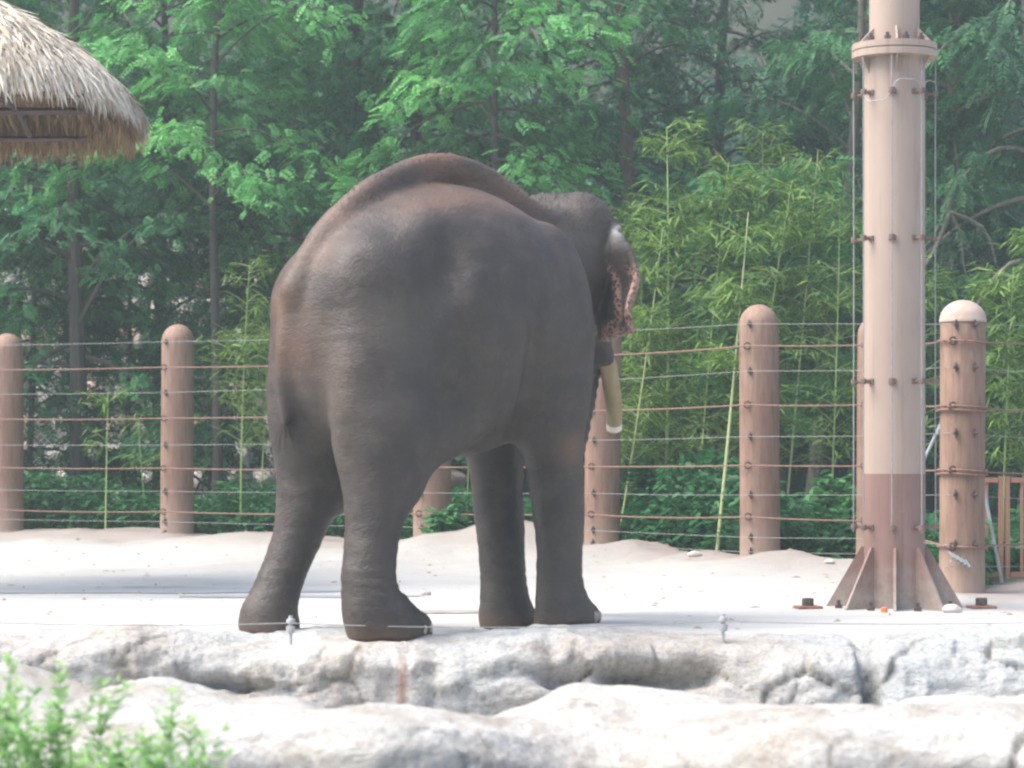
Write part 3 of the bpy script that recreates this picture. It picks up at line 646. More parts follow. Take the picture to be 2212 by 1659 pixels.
# base surface
thv = np.linspace(0, 2 * PI, 73)[:-1]; rr = np.linspace(.02, .98, 14); TH, RR = np.meshgrid(thv, rr); SR = srad(TH)
V = np.stack([RR * SR * np.cos(TH), RR * SR * np.sin(TH), hz_(RR) - .07], -1); n0, n1 = TH.shape; ii = np.arange(n0 * n1).reshape(n0, n1); jj = np.roll(ii, -1, 1)
Q = np.stack([ii[:-1], ii[1:], jj[1:], jj[:-1]], -1).reshape(-1, 4)
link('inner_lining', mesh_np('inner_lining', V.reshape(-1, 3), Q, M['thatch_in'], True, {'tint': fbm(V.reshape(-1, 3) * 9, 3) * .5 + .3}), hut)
def blades(pos, dirv, nrm, L, W, bend, tint, nseg=3):
    """pointed strips: pos (n,3) root, dirv unit, nrm unit; returns V,F,tint"""
    n = len(pos); side = np.cross(dirv, nrm); side /= np.linalg.norm(side, axis=1, keepdims=True) + 1e-9
    wp_ = [.55, 1.0, .75, .04]; V = []
    for k in range(nseg + 1):
        t = k / nseg; c = pos + dirv * (L * t)[:, None] - nrm * (bend * t * t)[:, None]; c[:, 2] -= (np.abs(bend) * t * t * .6)
        V.append(c + side * (W * wp_[k])[:, None]); V.append(c - side * (W * wp_[k])[:, None])
    V = np.stack(V, 1); base = (np.arange(n) * (2 * (nseg + 1)))[:, None]
    Fq = np.concatenate([base + np.array([[2 * k, 2 * k + 1, 2 * k + 3, 2 * k + 2]]) for k in range(nseg)], 0)
    return V.reshape(-1, 3), Fq, np.repeat(tint, 2 * (nseg + 1))
def thatch_layer(n, rlo, rhi, Lr, Wr, lift, name, mat, tlo, thi, inner=False, thr=None, parent=hut):
    th = RNG.uniform(0, 2 * PI, n) if thr is None else RNG.uniform(thr[0], thr[1], n); r = np.sqrt(RNG.uniform(rlo ** 2, rhi ** 2, n)); sr = srad(th)
    z = hz_(r); pos = np.stack([r * sr * np.cos(th), r * sr * np.sin(th), z + (RNG.uniform(-.02, .05, n) * (1 if not inner else 0) - (.10 if inner else 0) + lift)], -1)
    eps = .02; dz = (hz_(r + eps) - hz_(r)) / (eps * HR)
    if inner: dz = np.where(r > .85, -RNG.uniform(.9, 4.5, n), dz - RNG.uniform(.0, .5, n))
    if not inner: dz = dz - 14 * np.clip(r - .90, 0, .1) * RNG.uniform(.3, 1.3, n)
    az = th + RNG.normal(0, .28 + .4 * inner, n); d_ = np.stack([np.cos(az), np.sin(az), dz + RNG.normal(.06, .10, n)], -1)
    if inner: d_[:, :2] *= RNG.uniform(.2, 1, (n, 1))
    d_ /= np.linalg.norm(d_, axis=1, keepdims=True)
    nr = np.stack([-dz * np.cos(th), -dz * np.sin(th), np.ones(n)], -1) + RNG.normal(0, .35, (n, 3)); nr /= np.linalg.norm(nr, axis=1, keepdims=True)
    L = RNG.uniform(*Lr, n); W = RNG.uniform(*Wr, n); W *= 1 + .7 * (RNG.random(n) > .93) * (not inner); V, Fq, t = blades(pos, d_, nr, L, W, RNG.uniform(-.02, .06, n) * (r > .5), RNG.uniform(tlo, thi, n))
    o = link(name, mesh_np(name, V, Fq, mat, False, {'tint': t}), parent); o['kind'] = 'stuff'; return o
thatch_layer(26000, .05, .98, (.10, .24), (.004, .011), .02, 'thatch', M['thatch'], 0, 1)
thatch_layer(9000, .90, 1.0, (.12, .26), (.005, .013), .0, 'eave_fringe', M['thatch'], .1, .9)
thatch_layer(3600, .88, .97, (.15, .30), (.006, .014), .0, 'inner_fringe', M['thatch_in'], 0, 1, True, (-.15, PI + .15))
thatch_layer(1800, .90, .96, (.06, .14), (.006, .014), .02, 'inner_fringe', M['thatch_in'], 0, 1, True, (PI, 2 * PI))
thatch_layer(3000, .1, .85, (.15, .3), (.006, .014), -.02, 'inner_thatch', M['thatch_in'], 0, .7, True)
# frame
def ring(z, k, r, nm='ring_beam'):
    MB().tube([(srad(t) * k * math.cos(t), srad(t) * k * math.sin(t), z) for t in np.linspace(0, 2 * PI, 61)], r, 6, False).build(nm, M['dark_beam'], hut)
def beam(a, b, w=.045, nm='beam'): MB().tube([a, b], w * .6, 4).build(nm, M['dark_beam'], hut, False)
zl, zu = 3.60, 3.765
for (x0, y0, x1, y1, z) in ((-1.67, 1.40, 1.67, 1.40, zl), (-1.67, -1.32, 1.67, -1.32, zl), (-1.64, -1.28, -1.64, 1.36, zl), (1.64, -1.28, 1.64, 1.36, zl), (-1.40, .92, 1.40, .92, zu), (-1.40, -.92, 1.40, -.92, zu), (-1.36, -.88, -1.36, .88, zu), (1.36, -.88, 1.36, .88, zu)): beam((x0, y0, z), (x1, y1, z), .038 if z == zl else .05)
for xr in (-1.38, -.78, .0, .78, 1.38):
    for sy in (1, -1):
        MB().tube([(xr, 1.40 * sy if sy > 0 else -1.32, zl + .01), (xr * .985, .92 * sy, zu), (xr * .45, .40 * sy, zu + .30), (0, 0, ZE + .72)], .022, 4).build('rafter', M['dark_beam'], hut, False)
for k in range(4):
    t = PI / 4 + PI / 2 * k; MB().tube([(math.cos(t) * .5, math.sin(t) * .5, -.2), (math.cos(t) * .5, math.sin(t) * .5, ZE + .30)], .06, 12).build('support_post', M['rust'], hut)
mb = MB(); q0 = P(0, 205, 18.6) - np.array((hc[0], hc[1], 0)); q1 = P(112, 203, 18.6) - np.array((hc[0], hc[1], 0)); mb.tube([q0 - (q1 - q0), q1], .014, 8); mb.build('conduit', M['grey_metal'], hut)
MB().tube([q1, q1 + (.055, 0, 0)], .022, 8).build('conduit_cap', M['turquoise'], hut)

# ================================================================== ELEPHANT
EA = math.radians(50); EO = np.array((-.485, 15.35))
def e2w(x, y): return (EO[0] + x * math.sin(EA) - y * math.cos(EA), EO[1] + x * math.cos(EA) + y * math.sin(EA))
H_ = .020
gxs = np.arange(-1.45, 2.15, H_); gys = np.arange(-.95, 1.15, H_); gzs = np.arange(-.15, 3.0, H_)
FLD = np.full((len(gxs), len(gys), len(gzs)), 5.0, dtype=np.float32)
def region(lo, hi, m):
    sl = []
    for g, a, b in zip((gxs, gys, gzs), lo, hi): sl.append(slice(max(0, int(np.searchsorted(g, a - m))), int(np.searchsorted(g, b + m))))
    s = tuple(sl); X, Y, Z = np.meshgrid(gxs[s[0]], gys[s[1]], gzs[s[2]], indexing='ij'); return s, X, Y, Z
def blend(s, d, k):
    a = FLD[s]; h = np.clip(.5 + .5 * (a - d) / k, 0, 1); FLD[s] = a * (1 - h) + d * h - k * h * (1 - h)
def ell(c, r, k=.12, yaw=0, pitch=0):
    m = max(r); s, X, Y, Z = region([q - m for q in c], [q + m for q in c], k + .06)
    x, y, z = X - c[0], Y - c[1], Z - c[2]
    ca, sa = math.cos(yaw), math.sin(yaw); x, y = x * ca + y * sa, -x * sa + y * ca
    ca, sa = math.cos(pitch), math.sin(pitch); x, z = x * ca + z * sa, -x * sa + z * ca
    k0 = np.sqrt((x / r[0]) ** 2 + (y / r[1]) ** 2 + (z / r[2]) ** 2); k1 = np.sqrt((x / r[0] ** 2) ** 2 + (y / r[1] ** 2) ** 2 + (z / r[2] ** 2) ** 2) + 1e-6
    blend(s, k0 * (k0 - 1) / k1, k)
def cap(a, b, ra, rb_, k=.08):
    a = np.array(a); b = np.array(b); m = max(ra, rb_); s, X, Y, Z = region(np.minimum(a, b) - m, np.maximum(a, b) + m, k + .05)
    ba = b - a; h = np.clip(((X - a[0]) * ba[0] + (Y - a[1]) * ba[1] + (Z - a[2]) * ba[2]) / (ba @ ba), 0, 1)
    d = np.sqrt((X - a[0] - h * ba[0]) ** 2 + (Y - a[1] - h * ba[1]) ** 2 + (Z - a[2] - h * ba[2]) ** 2) - (ra * (1 - h) + rb_ * h); blend(s, d, k)
def chain(pts, k=.08):
    A = np.array([p for p, r in pts]); m = max(r for p, r in pts); s, X, Y, Z = region(A.min(0) - m, A.max(0) + m, k + .05); D = None
    # resample through a smooth curve so that joints do not show
    t = np.arange(len(pts)); tt = np.linspace(0, len(pts) - 1, (len(pts) - 1) * 4 + 1); C = np.stack([np.interp(tt, t, A[:, i]) for i in range(3)] + [np.interp(tt, t, [r for p, r in pts])], -1)
    for _ in range(3): C[1:-1] = (C[:-2] + 2 * C[1:-1] + C[2:]) / 4
    for a, b in zip(C[:-1], C[1:]):
        ba = b[:3] - a[:3]; h = np.clip(((X - a[0]) * ba[0] + (Y - a[1]) * ba[1] + (Z - a[2]) * ba[2]) / (ba @ ba), 0, 1)
        d = np.sqrt((X - a[0] - h * ba[0]) ** 2 + (Y - a[1] - h * ba[1]) ** 2 + (Z - a[2] - h * ba[2]) ** 2) - (a[3] * (1 - h) + b[3] * h); D = d if D is None else np.minimum(D, d)
    blend(s, D, k)
# torso
ell((.07, 0, 1.88), (.93, .66, .775), .2)
ell((-.48, 0, 1.74), (.54, .47, .66), .22, 0, -.15)
ell((.0, 0, 1.45), (.72, .47, .40), .25)
ell((.64, .27, 1.70), (.32, .25, .70), .12); ell((.64, -.31, 1.70), (.32, .255, .72), .10)
# pelvis bones and spine
ell((-.70, .24, 1.93), (.20, .15, .2), .2); ell((-.68, -.29, 2.03), (.2, .15, .2), .2)
ell((-.33, -.36, 2.22), (.14, .10, .16), .2); ell((-.33, .36, 2.22), (.14, .10, .16), .2)
chain([((-1.00, 0, 1.98), .07), ((-.82, 0, 2.28), .08), ((-.5, 0, 2.555), .08), ((-.15, 0, 2.725), .08), ((.14, 0, 2.775), .085), ((.45, 0, 2.70), .085), ((.72, 0, 2.53), .10), ((.95, .03, 2.44), .11)], .07)
# neck, head (turned left)
HY_ = math.radians(35)
def hd(u, v, z): return (1.05 + u * math.cos(HY_) - v * math.sin(HY_), .1 + u * math.sin(HY_) + v * math.cos(HY_), z)
cap((.62, .06, 2.02), hd(.08, .02, 2.20), .38, .31, .10)
ell(hd(.25, -.01, 2.29), (.38, .335, .39), .14, HY_)
ell(hd(.22, .14, 2.48), (.24, .18, .20), .10, HY_); ell(hd(.22, -.15, 2.48), (.24, .18, .20), .10, HY_)
ell(hd(.42, 0, 2.22), (.22, .24, .30), .12, HY_, -.1)
ell(hd(.33, 0, 1.92), (.26, .21, .22), .12, HY_)
ell(hd(.40, .2, 2.02), (.16, .08, .18), .1, HY_); ell(hd(.40, -.2, 2.02), (.16, .08, .18), .1, HY_)
cap(hd(.36, 0, 1.80), hd(.50, 0, 1.66), .12, .05, .08)
TR = [(hd(.50, 0, 2.1), .21), (hd(.62, 0, 1.85), .175), (hd(.70, 0, 1.6), .145), (hd(.67, .02, 1.3), .118), (hd(.58, .05, 1.0), .10), (hd(.48, .10, .72), .085), (hd(.42, .12, .48), .07), (hd(.48, .12, .30), .06), (hd(.60, .11, .26), .05)]
chain(TR, .07)
for s_ in (1, -1): chain([(hd(.46, .15 * s_, 1.95), .08), (hd(.62, .19 * s_, 1.66), .066)], .06)
# legs
gHL = gz(*e2w(-.93, .36), False); gHR = gz(*e2w(-.71, -.43), False); gFL = gz(*e2w(.725, .175), False); gFR = gz(*e2w(.80, -.26), False)
for s_, yk in ((1, .27), (-1, -.32)): ell((-.60, yk * 1.04, 1.32), (.35, .24, .66), .09, 0, .10)
chain([((-.62, .28, 1.30), .25), ((-.66, .30, .90), .20), ((-.72, .32, .60), .152), ((-.83, .34, .34), .122), ((-.91, .355, .14 + gHL), .15), ((-.93, .36, .04 + gHL), .165)], .08)
chain([((-.60, -.34, 1.20), .285), ((-.66, -.36, .88), .215), ((-.71, -.375, .60), .155), ((-.75, -.385, .38), .148), ((-.74, -.40, .16 + gHR), .172), ((-.66, -.41, .04 + gHR), .20)], .08)
chain([((.66, .22, 1.40), .20), ((.68, .21, .95), .165), ((.70, .20, .60), .150), ((.71, .185, .33), .140), ((.725, .18, .14 + gFL), .15), ((.73, .175, .04 + gFL), .165)], .08)
chain([((.69, -.28, 1.45), .22), ((.73, -.28, 1.0), .175), ((.785, -.27, .62), .150), ((.79, -.26, .34), .134), ((.80, -.26, .15 + gFR), .155), ((.82, -.255, .04 + gFR), .175)], .08)
# toes forward, flap of skin before the thigh, tail
for (fx, fy, g_, rr_) in ((-.93, .36, gHL, .10), (-.60, -.41, gHR, .14), (.76, .175, gFL, .10), (.88, -.25, gFR, .11)):
    cap((fx - .02, fy, .09 + g_), (fx + .11, fy, .035 + g_), rr_ + .035, rr_, .06)
ell((-.22, -.40, 1.22), (.30, .10, .22), .12, 0, .5); ell((-.22, .40, 1.22), (.30, .10, .22), .12, 0, .5)
chain([((-.96, .0, 1.98), .06), ((-1.00, .04, 1.75), .055), ((-.99, .10, 1.5), .045), ((-.96, .13, 1.32), .035), ((-.95, .14, 1.22), .025)], .09)
ell((-.10, 0, 1.12), (.10, .06, .10), .08)
# ears as thin curved sheets
def ear_points(sg):
    out = []; S_, T_ = np.meshgrid(np.linspace(0, 1, 46), np.linspace(0, 1, 64)); 
    wid = np.interp(T_, [0, .08, .3, .6, .76, .84, 1], [.10, .22, .31, .38, .43, .28, .06])
    z = 2.50 - .74 * T_ - .05 * S_ + .03 * np.sin(T_ * 5) * S_ + (T_ > .8) * (T_ - .8) * .4 * S_
    ds = S_ * wid
    fold = .05 * np.sin(ds * 24 + T_ * 2.0) * S_ + .02 * np.sin(T_ * 14 + 1) * S_
    u = .20 - ds * .72 + fold * .8 + .05 * T_; v = -(.29 + ds * .64 + fold * .7 - .05 * T_ * (1 - S_))
    bx, by, bz = hd(u, v * sg * -1 * -1, z)
    return np.stack([bx, by, z], -1).reshape(-1, 3), (S_.ravel(), T_.ravel())
EARS = []
for sg in (1, -1):
    pts, st = ear_points(sg); EARS.append((pts, st)); lo, hi = pts.min(0), pts.max(0); s, X, Y, Z = region(lo, hi, .12)
    G = np.stack([X, Y, Z], -1).reshape(-1, 3).astype(np.float32); D = np.full(len(G), 9.0, np.float32); pf = pts.astype(np.float32); p2 = (pf ** 2).sum(1)
    for a in range(0, len(G), 8000):
        g = G[a:a + 8000]; D[a:a + 8000] = np.sqrt(np.maximum(((g ** 2).sum(1)[:, None] + p2[None] - 2 * g @ pf.T).min(1), 0))
    blend(s, D.reshape(X.shape) - .021, .035)
# flat soles following the ground
Zg = gzs[None, None, :]
XX, YY = np.meshgrid(gxs, gys, indexing='ij'); WX, WY = e2w(XX, YY); GG = ground_z(WX, WY, False)[:, :, None]
FLD = np.maximum(FLD, (GG - .004 - Zg).astype(np.float32))

def surface_nets(f, xs, ys, zs):
    neg = f < 0; c = [slice(None, -1), slice(1, None)]
    cnt = np.zeros([q - 1 for q in f.shape], np.int8)
    for i in (0, 1):
        for j in (0, 1):
            for k in (0, 1): cnt += neg[c[i], c[j], c[k]]
    act = (cnt > 0) & (cnt < 8); ids = np.full(act.shape, -1, np.int64); I = np.argwhere(act); ids[act] = np.arange(len(I))
    acc = np.zeros((len(I), 3)); num = np.zeros(len(I))
    ci, cj, ck = I.T
    offs = [(0, 0, 0), (1, 0, 0), (0, 1, 0), (1, 1, 0), (0, 0, 1), (1, 0, 1), (0, 1, 1), (1, 1, 1)]
    ed = [(a, b) for a in range(8) for b in range(a + 1, 8) if sum(abs(p - q) for p, q in zip(offs[a], offs[b])) == 1]
    vals = [f[ci + o[0], cj + o[1], ck + o[2]].astype(float) for o in offs]
    for a, b in ed:
        va, vb = vals[a], vals[b]; m = (va < 0) != (vb < 0); t = np.where(m, va / np.where(m, va - vb, 1), 0)
        oa, ob = np.array(offs[a]), np.array(offs[b]); acc += np.where(m[:, None], oa + t[:, None] * (ob - oa), 0); num += m
    Pv = I + acc / num[:, None]; h = xs[1] - xs[0]; V = np.stack([xs[0] + Pv[:, 0] * h, ys[0] + Pv[:, 1] * h, zs[0] + Pv[:, 2] * h], -1)
    quads = []
    for ax in range(3):
        sl0 = [slice(1, -1)] * 3; sl1 = [slice(1, -1)] * 3; sl0[ax] = slice(0, -1); sl1[ax] = slice(1, None)
        a = neg[tuple(sl0)]; b = neg[tuple(sl1)]; E = np.argwhere(a != b); fl = a[tuple(E.T)]
        E = E + 1; E[:, ax] -= 1; o1, o2 = [(1, 2), (2, 0), (0, 1)][ax]
        def nb(d1, d2):
            q = E.copy(); q[:, o1] -= d1; q[:, o2] -= d2; return ids[tuple(q.T)]
        q = np.stack([nb(1, 1), nb(0, 1), nb(0, 0), nb(1, 0)], -1); q[~fl] = q[~fl][:, ::-1]; quads.append(q)
    return V, np.concatenate(quads)
V, Q = surface_nets(FLD, gxs, gys, gzs)
# keep quads oriented, relax a little
def lap(V, Q, it, lam=.5):
    e = np.concatenate([Q[:, [0, 1]], Q[:, [1, 2]], Q[:, [2, 3]], Q[:, [3, 0]]]); e = np.concatenate([e, e[:, ::-1]])
    for _ in range(it):
        acc = np.zeros_like(V); np.add.at(acc, e[:, 0], V[e[:, 1]]); n = np.bincount(e[:, 0], minlength=len(V))[:, None]; V = V * (1 - lam) + lam * acc / n
    return V
V = lap(V, Q, 2)
def vnormals(V, Q):
    n = np.cross(V[Q[:, 2]] - V[Q[:, 0]], V[Q[:, 3]] - V[Q[:, 1]]); N = np.zeros_like(V)
    for k in range(4): np.add.at(N, Q[:, k], n)
    return N / (np.linalg.norm(N, axis=1, keepdims=True) + 1e-9)
# subdivide once by a modifier-free midpoint is skipped; add muscle and skin relief
Nn = vnormals(V, Q)
rel = .010 * fbm(V * 2.6, 3) + .006 * fbm(V * np.array((5, 5, 11)), 3)
leg = sstep(1.1, .7, V[:, 2]); wr = fbm(V * np.array((5, 5, 26)) + 3, 2, True); rel += leg * .0040 * wr
# ribs: faint vertical undulation on the flank
rel += .006 * np.sin(V[:, 0] * 20 + V[:, 2] * 2.5) * np.exp(-((V[:, 0] - .1) / .4) ** 2) * np.exp(-((V[:, 2] - 1.9) / .4) ** 2) * sstep(.35, .5, np.abs(V[:, 1]))
trunk = np.exp(-(((V[:, 0] - 1.63) ** 2 + (V[:, 1] - .5) ** 2) / .25 ** 2)) * sstep(2.0, 1.7, V[:, 2]); rel += trunk * .005 * np.sin(V[:, 2] * 90)
def gb(x0, z0, sx, sz, amp_, tilt=0.0):
    dx = V[:, 0] - x0 - tilt * (V[:, 2] - z0); return amp_ * np.exp(-(dx / sx) ** 2 - ((V[:, 2] - z0) / sz) ** 2) * sstep(.22, .38, np.abs(V[:, 1])) * (np.abs(V[:, 0]) < 1.1)
rel += gb(-.36, 2.06, .15, .24, -.06, .3) + gb(-.17, 2.02, .10, .25, .018, .2) + gb(-.62, 2.12, .13, .12, .022) + gb(.34, 1.40, .08, .50, -.065, -.1) + gb(-.27, 1.42, .08, .38, -.030, .1) + gb(.55, 1.75, .12, .35, .020) + gb(-.60, 1.55, .12, .25, .015)
# skin folds: below the tail, behind the elbow, round the ankles
fn_ = fbm(V * 2.5 + 4, 3); fn2_ = fbm(V * 4 + 9, 2)
fold_ = lambda x0, sx, z0, sz, fr, am: am * np.sin(V[:, 2] * fr + V[:, 0] * 5 + 9 * fn_) * np.clip(.35 + 1.3 * fn2_, 0, 1.2) * np.exp(-((V[:, 0] - x0) / sx) ** 2 - ((V[:, 2] - z0) / sz) ** 2)
rel += fold_(-.95, .2, 1.75, .25, 75, .003) + fold_(-.8, .4, .30, .10, 110, .005) + fold_(.78, .3, .28, .10, 110, .005) + fold_(.60, .2, .95, .12, 80, .005)
V = V + Nn * rel[:, None]
dust = np.clip(np.exp(-(V[:, 1] / .20) ** 2) * sstep(1.7, 2.1, V[:, 2]) * sstep(1.0, .7, V[:, 0]) * .75 + .5 * np.exp(-((V[:, 0] + 1.05) / .16) ** 2) * sstep(1.2, 1.5, V[:, 2]), 0, 1)
dust = dust * np.clip(.5 + fbm(V * 3, 3), 0, 1) + .25 * sstep(.12, .02, V[:, 2])
dust = np.clip(dust + .55 * np.exp(-(((V[:, 0] - .70) / .10) ** 2 + ((V[:, 1] + .46) / .10) ** 2 + ((V[:, 2] - 1.08) / .10) ** 2)), 0, 1)
band = np.exp(-((np.abs(V[:, 1]) - .33) / .10) ** 2) * sstep(2.35, 2.5, V[:, 2]) * sstep(.9, .6, V[:, 0]); dust = np.clip(dust + band * .35, 0, 1)
pink = np.zeros(len(V)); pale = np.zeros(len(V))
for pts, (es, et) in EARS:
    m = np.all((V > pts.min(0) - .05) & (V < pts.max(0) + .05), axis=1); idv = np.where(m)[0]; vv = V[idv]
    for a in range(0, len(idv), 4000):
        q = vv[a:a + 4000]; D = ((q[:, None] - pts[None]) ** 2).sum(-1); j = D.argmin(1); dd = np.sqrt(D[np.arange(len(q)), j])
        near = (dd < .045); pv = np.clip((sstep(.72, .82, es[j]) + sstep(.46, .50, es[j]) * sstep(.60, .56, es[j])) * sstep(.30, .44, et[j]) + sstep(.78, .90, et[j]) * sstep(.10, .3, es[j]), 0, 1) * near; pink[idv[a:a + 4000]] = pv
        pale[idv[a:a + 4000]] = near * sstep(.35, .8, es[j]) * sstep(.24, .08, et[j])
pink = np.maximum(pink, .55 * trunk * (V[:, 2] > .2) * np.clip(fbm(V * 5, 3) - .1, 0, 1) * 1.5)
body = link('elephant_body', mesh_np('elephant_body', V, Q, M['skin'], True, {'dust': dust, 'pink': np.clip(pink, 0, 1), 'pale': np.clip(pale, 0, 1)}))
ele = empty('elephant', (EO[0], EO[1], 0), 'large dark grey-brown tusked elephant standing on pale sand, seen obliquely from behind', 'elephant')
body.name = 'body'; body.parent = ele
ele.rotation_euler = (0, 0, PI / 2 - EA)
# tusks
for s_ in (-1, 1):
    a = np.array(hd(.58, .18 * s_, 1.76)); pts = [a, np.array(hd(.66, .205 * s_, 1.60)), np.array(hd(.75, .21 * s_, 1.44)), np.array(hd(.82, .207 * s_, 1.325)), np.array(hd(.875, .195 * s_, 1.24))]
    tk = MB().tube(pts, [.044, .057, .057, .055, .052], 16).build('tusk', M['tusk'], ele)
    MB().tube([pts[-1], pts[-1] + (pts[-1] - pts[-2]) * .45, pts[-1] + (pts[-1] - pts[-2]) * .5], [.0525, .051, .042], 16).build('cut_tip', M['tusk_cut'], tk)
    e = hd(.47, .235 * s_, 2.12); MB().ball(e, .024, 8).build('eye', M['eye'], ele)
# nails
for (fx, fy, g_, R_) in ((-.82, .36, gHL, .094), (-.49, -.41, gHR, .133), (.87, .175, gFL, .094), (.99, -.25, gFR, .104)):
    for a in (-1.5, -.8, 0, .8, 1.5):
        c = (fx + R_ * math.cos(a) - .01, fy + R_ * 1.06 * math.sin(a), g_ + .05); mb = MB(); mb.ball((0, 0, 0), 1, 6)
        v = np.array(mb.v) * np.array((.016, .034, .038)); ca, sa = math.cos(a), math.sin(a); v = np.stack([c[0] + v[:, 0] * ca - v[:, 1] * sa, c[1] + v[:, 0] * sa + v[:, 1] * ca, c[2] + v[:, 2]], -1); mb.v = [tuple(q) for q in v]
        mb.build('toenail', M['nail'], ele)
# hair on the head, back and tail tip
sel = np.where(((V[:, 0] > .95) & (V[:, 2] > 2.42) & (pink < .1)) | ((np.abs(V[:, 1]) < .12) & (V[:, 2] > 2.45)))[0]; sel = RNG.choice(sel, 2600)
Ns = vnormals(V, Q)[sel]; dv = Ns + RNG.normal(0, .45, Ns.shape); dv /= np.linalg.norm(dv, axis=1, keepdims=True)
hv, hf, ht = blades(V[sel] - Ns * .004, dv, np.cross(dv, RNG.normal(size=dv.shape)), RNG.uniform(.02, .055, len(sel)), np.full(len(sel), .0011), np.zeros(len(sel)), ht if False else np.zeros(len(sel)))
o = link('hair', mesh_np('hair', hv, hf, M['hair']), ele); o['kind'] = 'stuff'
n_ = 60; tp = np.tile(np.array([[-.955, .14, 1.22]]), (n_, 1)); dv = np.stack([RNG.normal(0, .2, n_), RNG.normal(0, .2, n_), -np.ones(n_)], -1); dv /= np.linalg.norm(dv, axis=1, keepdims=True)
hv, hf, ht = blades(tp + RNG.normal(0, .012, (n_, 3)), dv, np.cross(dv, RNG.normal(size=dv.shape)), RNG.uniform(.1, .2, n_), np.full(n_, .002), np.zeros(n_), np.zeros(n_))
o = link('tail_tuft', mesh_np('tail_tuft', hv, hf, M['hair']), ele); o['kind'] = 'stuff'

# ================================================================== VEGETATION
def frames(dirs, up):
    """columns: x=dir, y=side, z=normal"""
    d = dirs / (np.linalg.norm(dirs, axis=1, keepdims=True) + 1e-9); s = np.cross(up, d); s /= (np.linalg.norm(s, axis=1, keepdims=True) + 1e-9); n = np.cross(d, s); return np.stack([d, s, n], -1)
def spray_template(n_pair, L, leafL, leafW, ang=1.0, droop=.25):
    V = []; Fq = []
    for k in range(n_pair):
        t = (k + 1) / (n_pair + .5); c = np.array((L * t, 0, -droop * L * t * t)); sc_ = (1 - .55 * abs(t - .35) * 1.2)
        for s in (1, -1):
            d = np.array((math.cos(ang), s * math.sin(ang), -.25 - .2 * random.random())); d /= np.linalg.norm(d); q = np.array((-s * math.sin(ang), math.cos(ang), 0)); l_ = leafL * sc_ * random.uniform(.8, 1.2)
            b = len(V); V += [c, c + d * l_ * .5 + q * leafW, c + d * l_, c + d * l_ * .5 - q * leafW]; Fq.append((b, b + 1, b + 2, b + 3))
    return np.array(V), np.array(Fq)
def place(tv, tf, R, pos, scale, tint):
    n = len(pos); W = np.einsum('nij,vj->nvi', R * scale[:, None, None], tv) + pos[:, None, :]; k = len(tv)
    return W.reshape(-1, 3).astype(np.float32), (tf[None] + (np.arange(n) * k)[:, None, None]).reshape(-1, tf.shape[1]), np.repeat(tint, k)
def leaves_obj(name, batches, mat, parent):
    V = []; Fq = []; T = []; o_ = 0
    for v, f, t in batches: V.append(v); Fq.append(f + o_); T.append(t); o_ += len(v)
    o = link(name, mesh_np(name, np.concatenate(V), np.concatenate(Fq), mat, False, {'tint': np.concatenate(T)}), parent); o['kind'] = 'stuff'; return o
SPR = [spray_template(5, .21, .085, .0175, .9, .3) for _ in range(4)]
SPR_D = [spray_template(5, .24, .11, .0165, .7, .6) for _ in range(4)]
SPR_FAR = [spray_template(3, .45, .26, .06, .9, .3) for _ in range(2)]

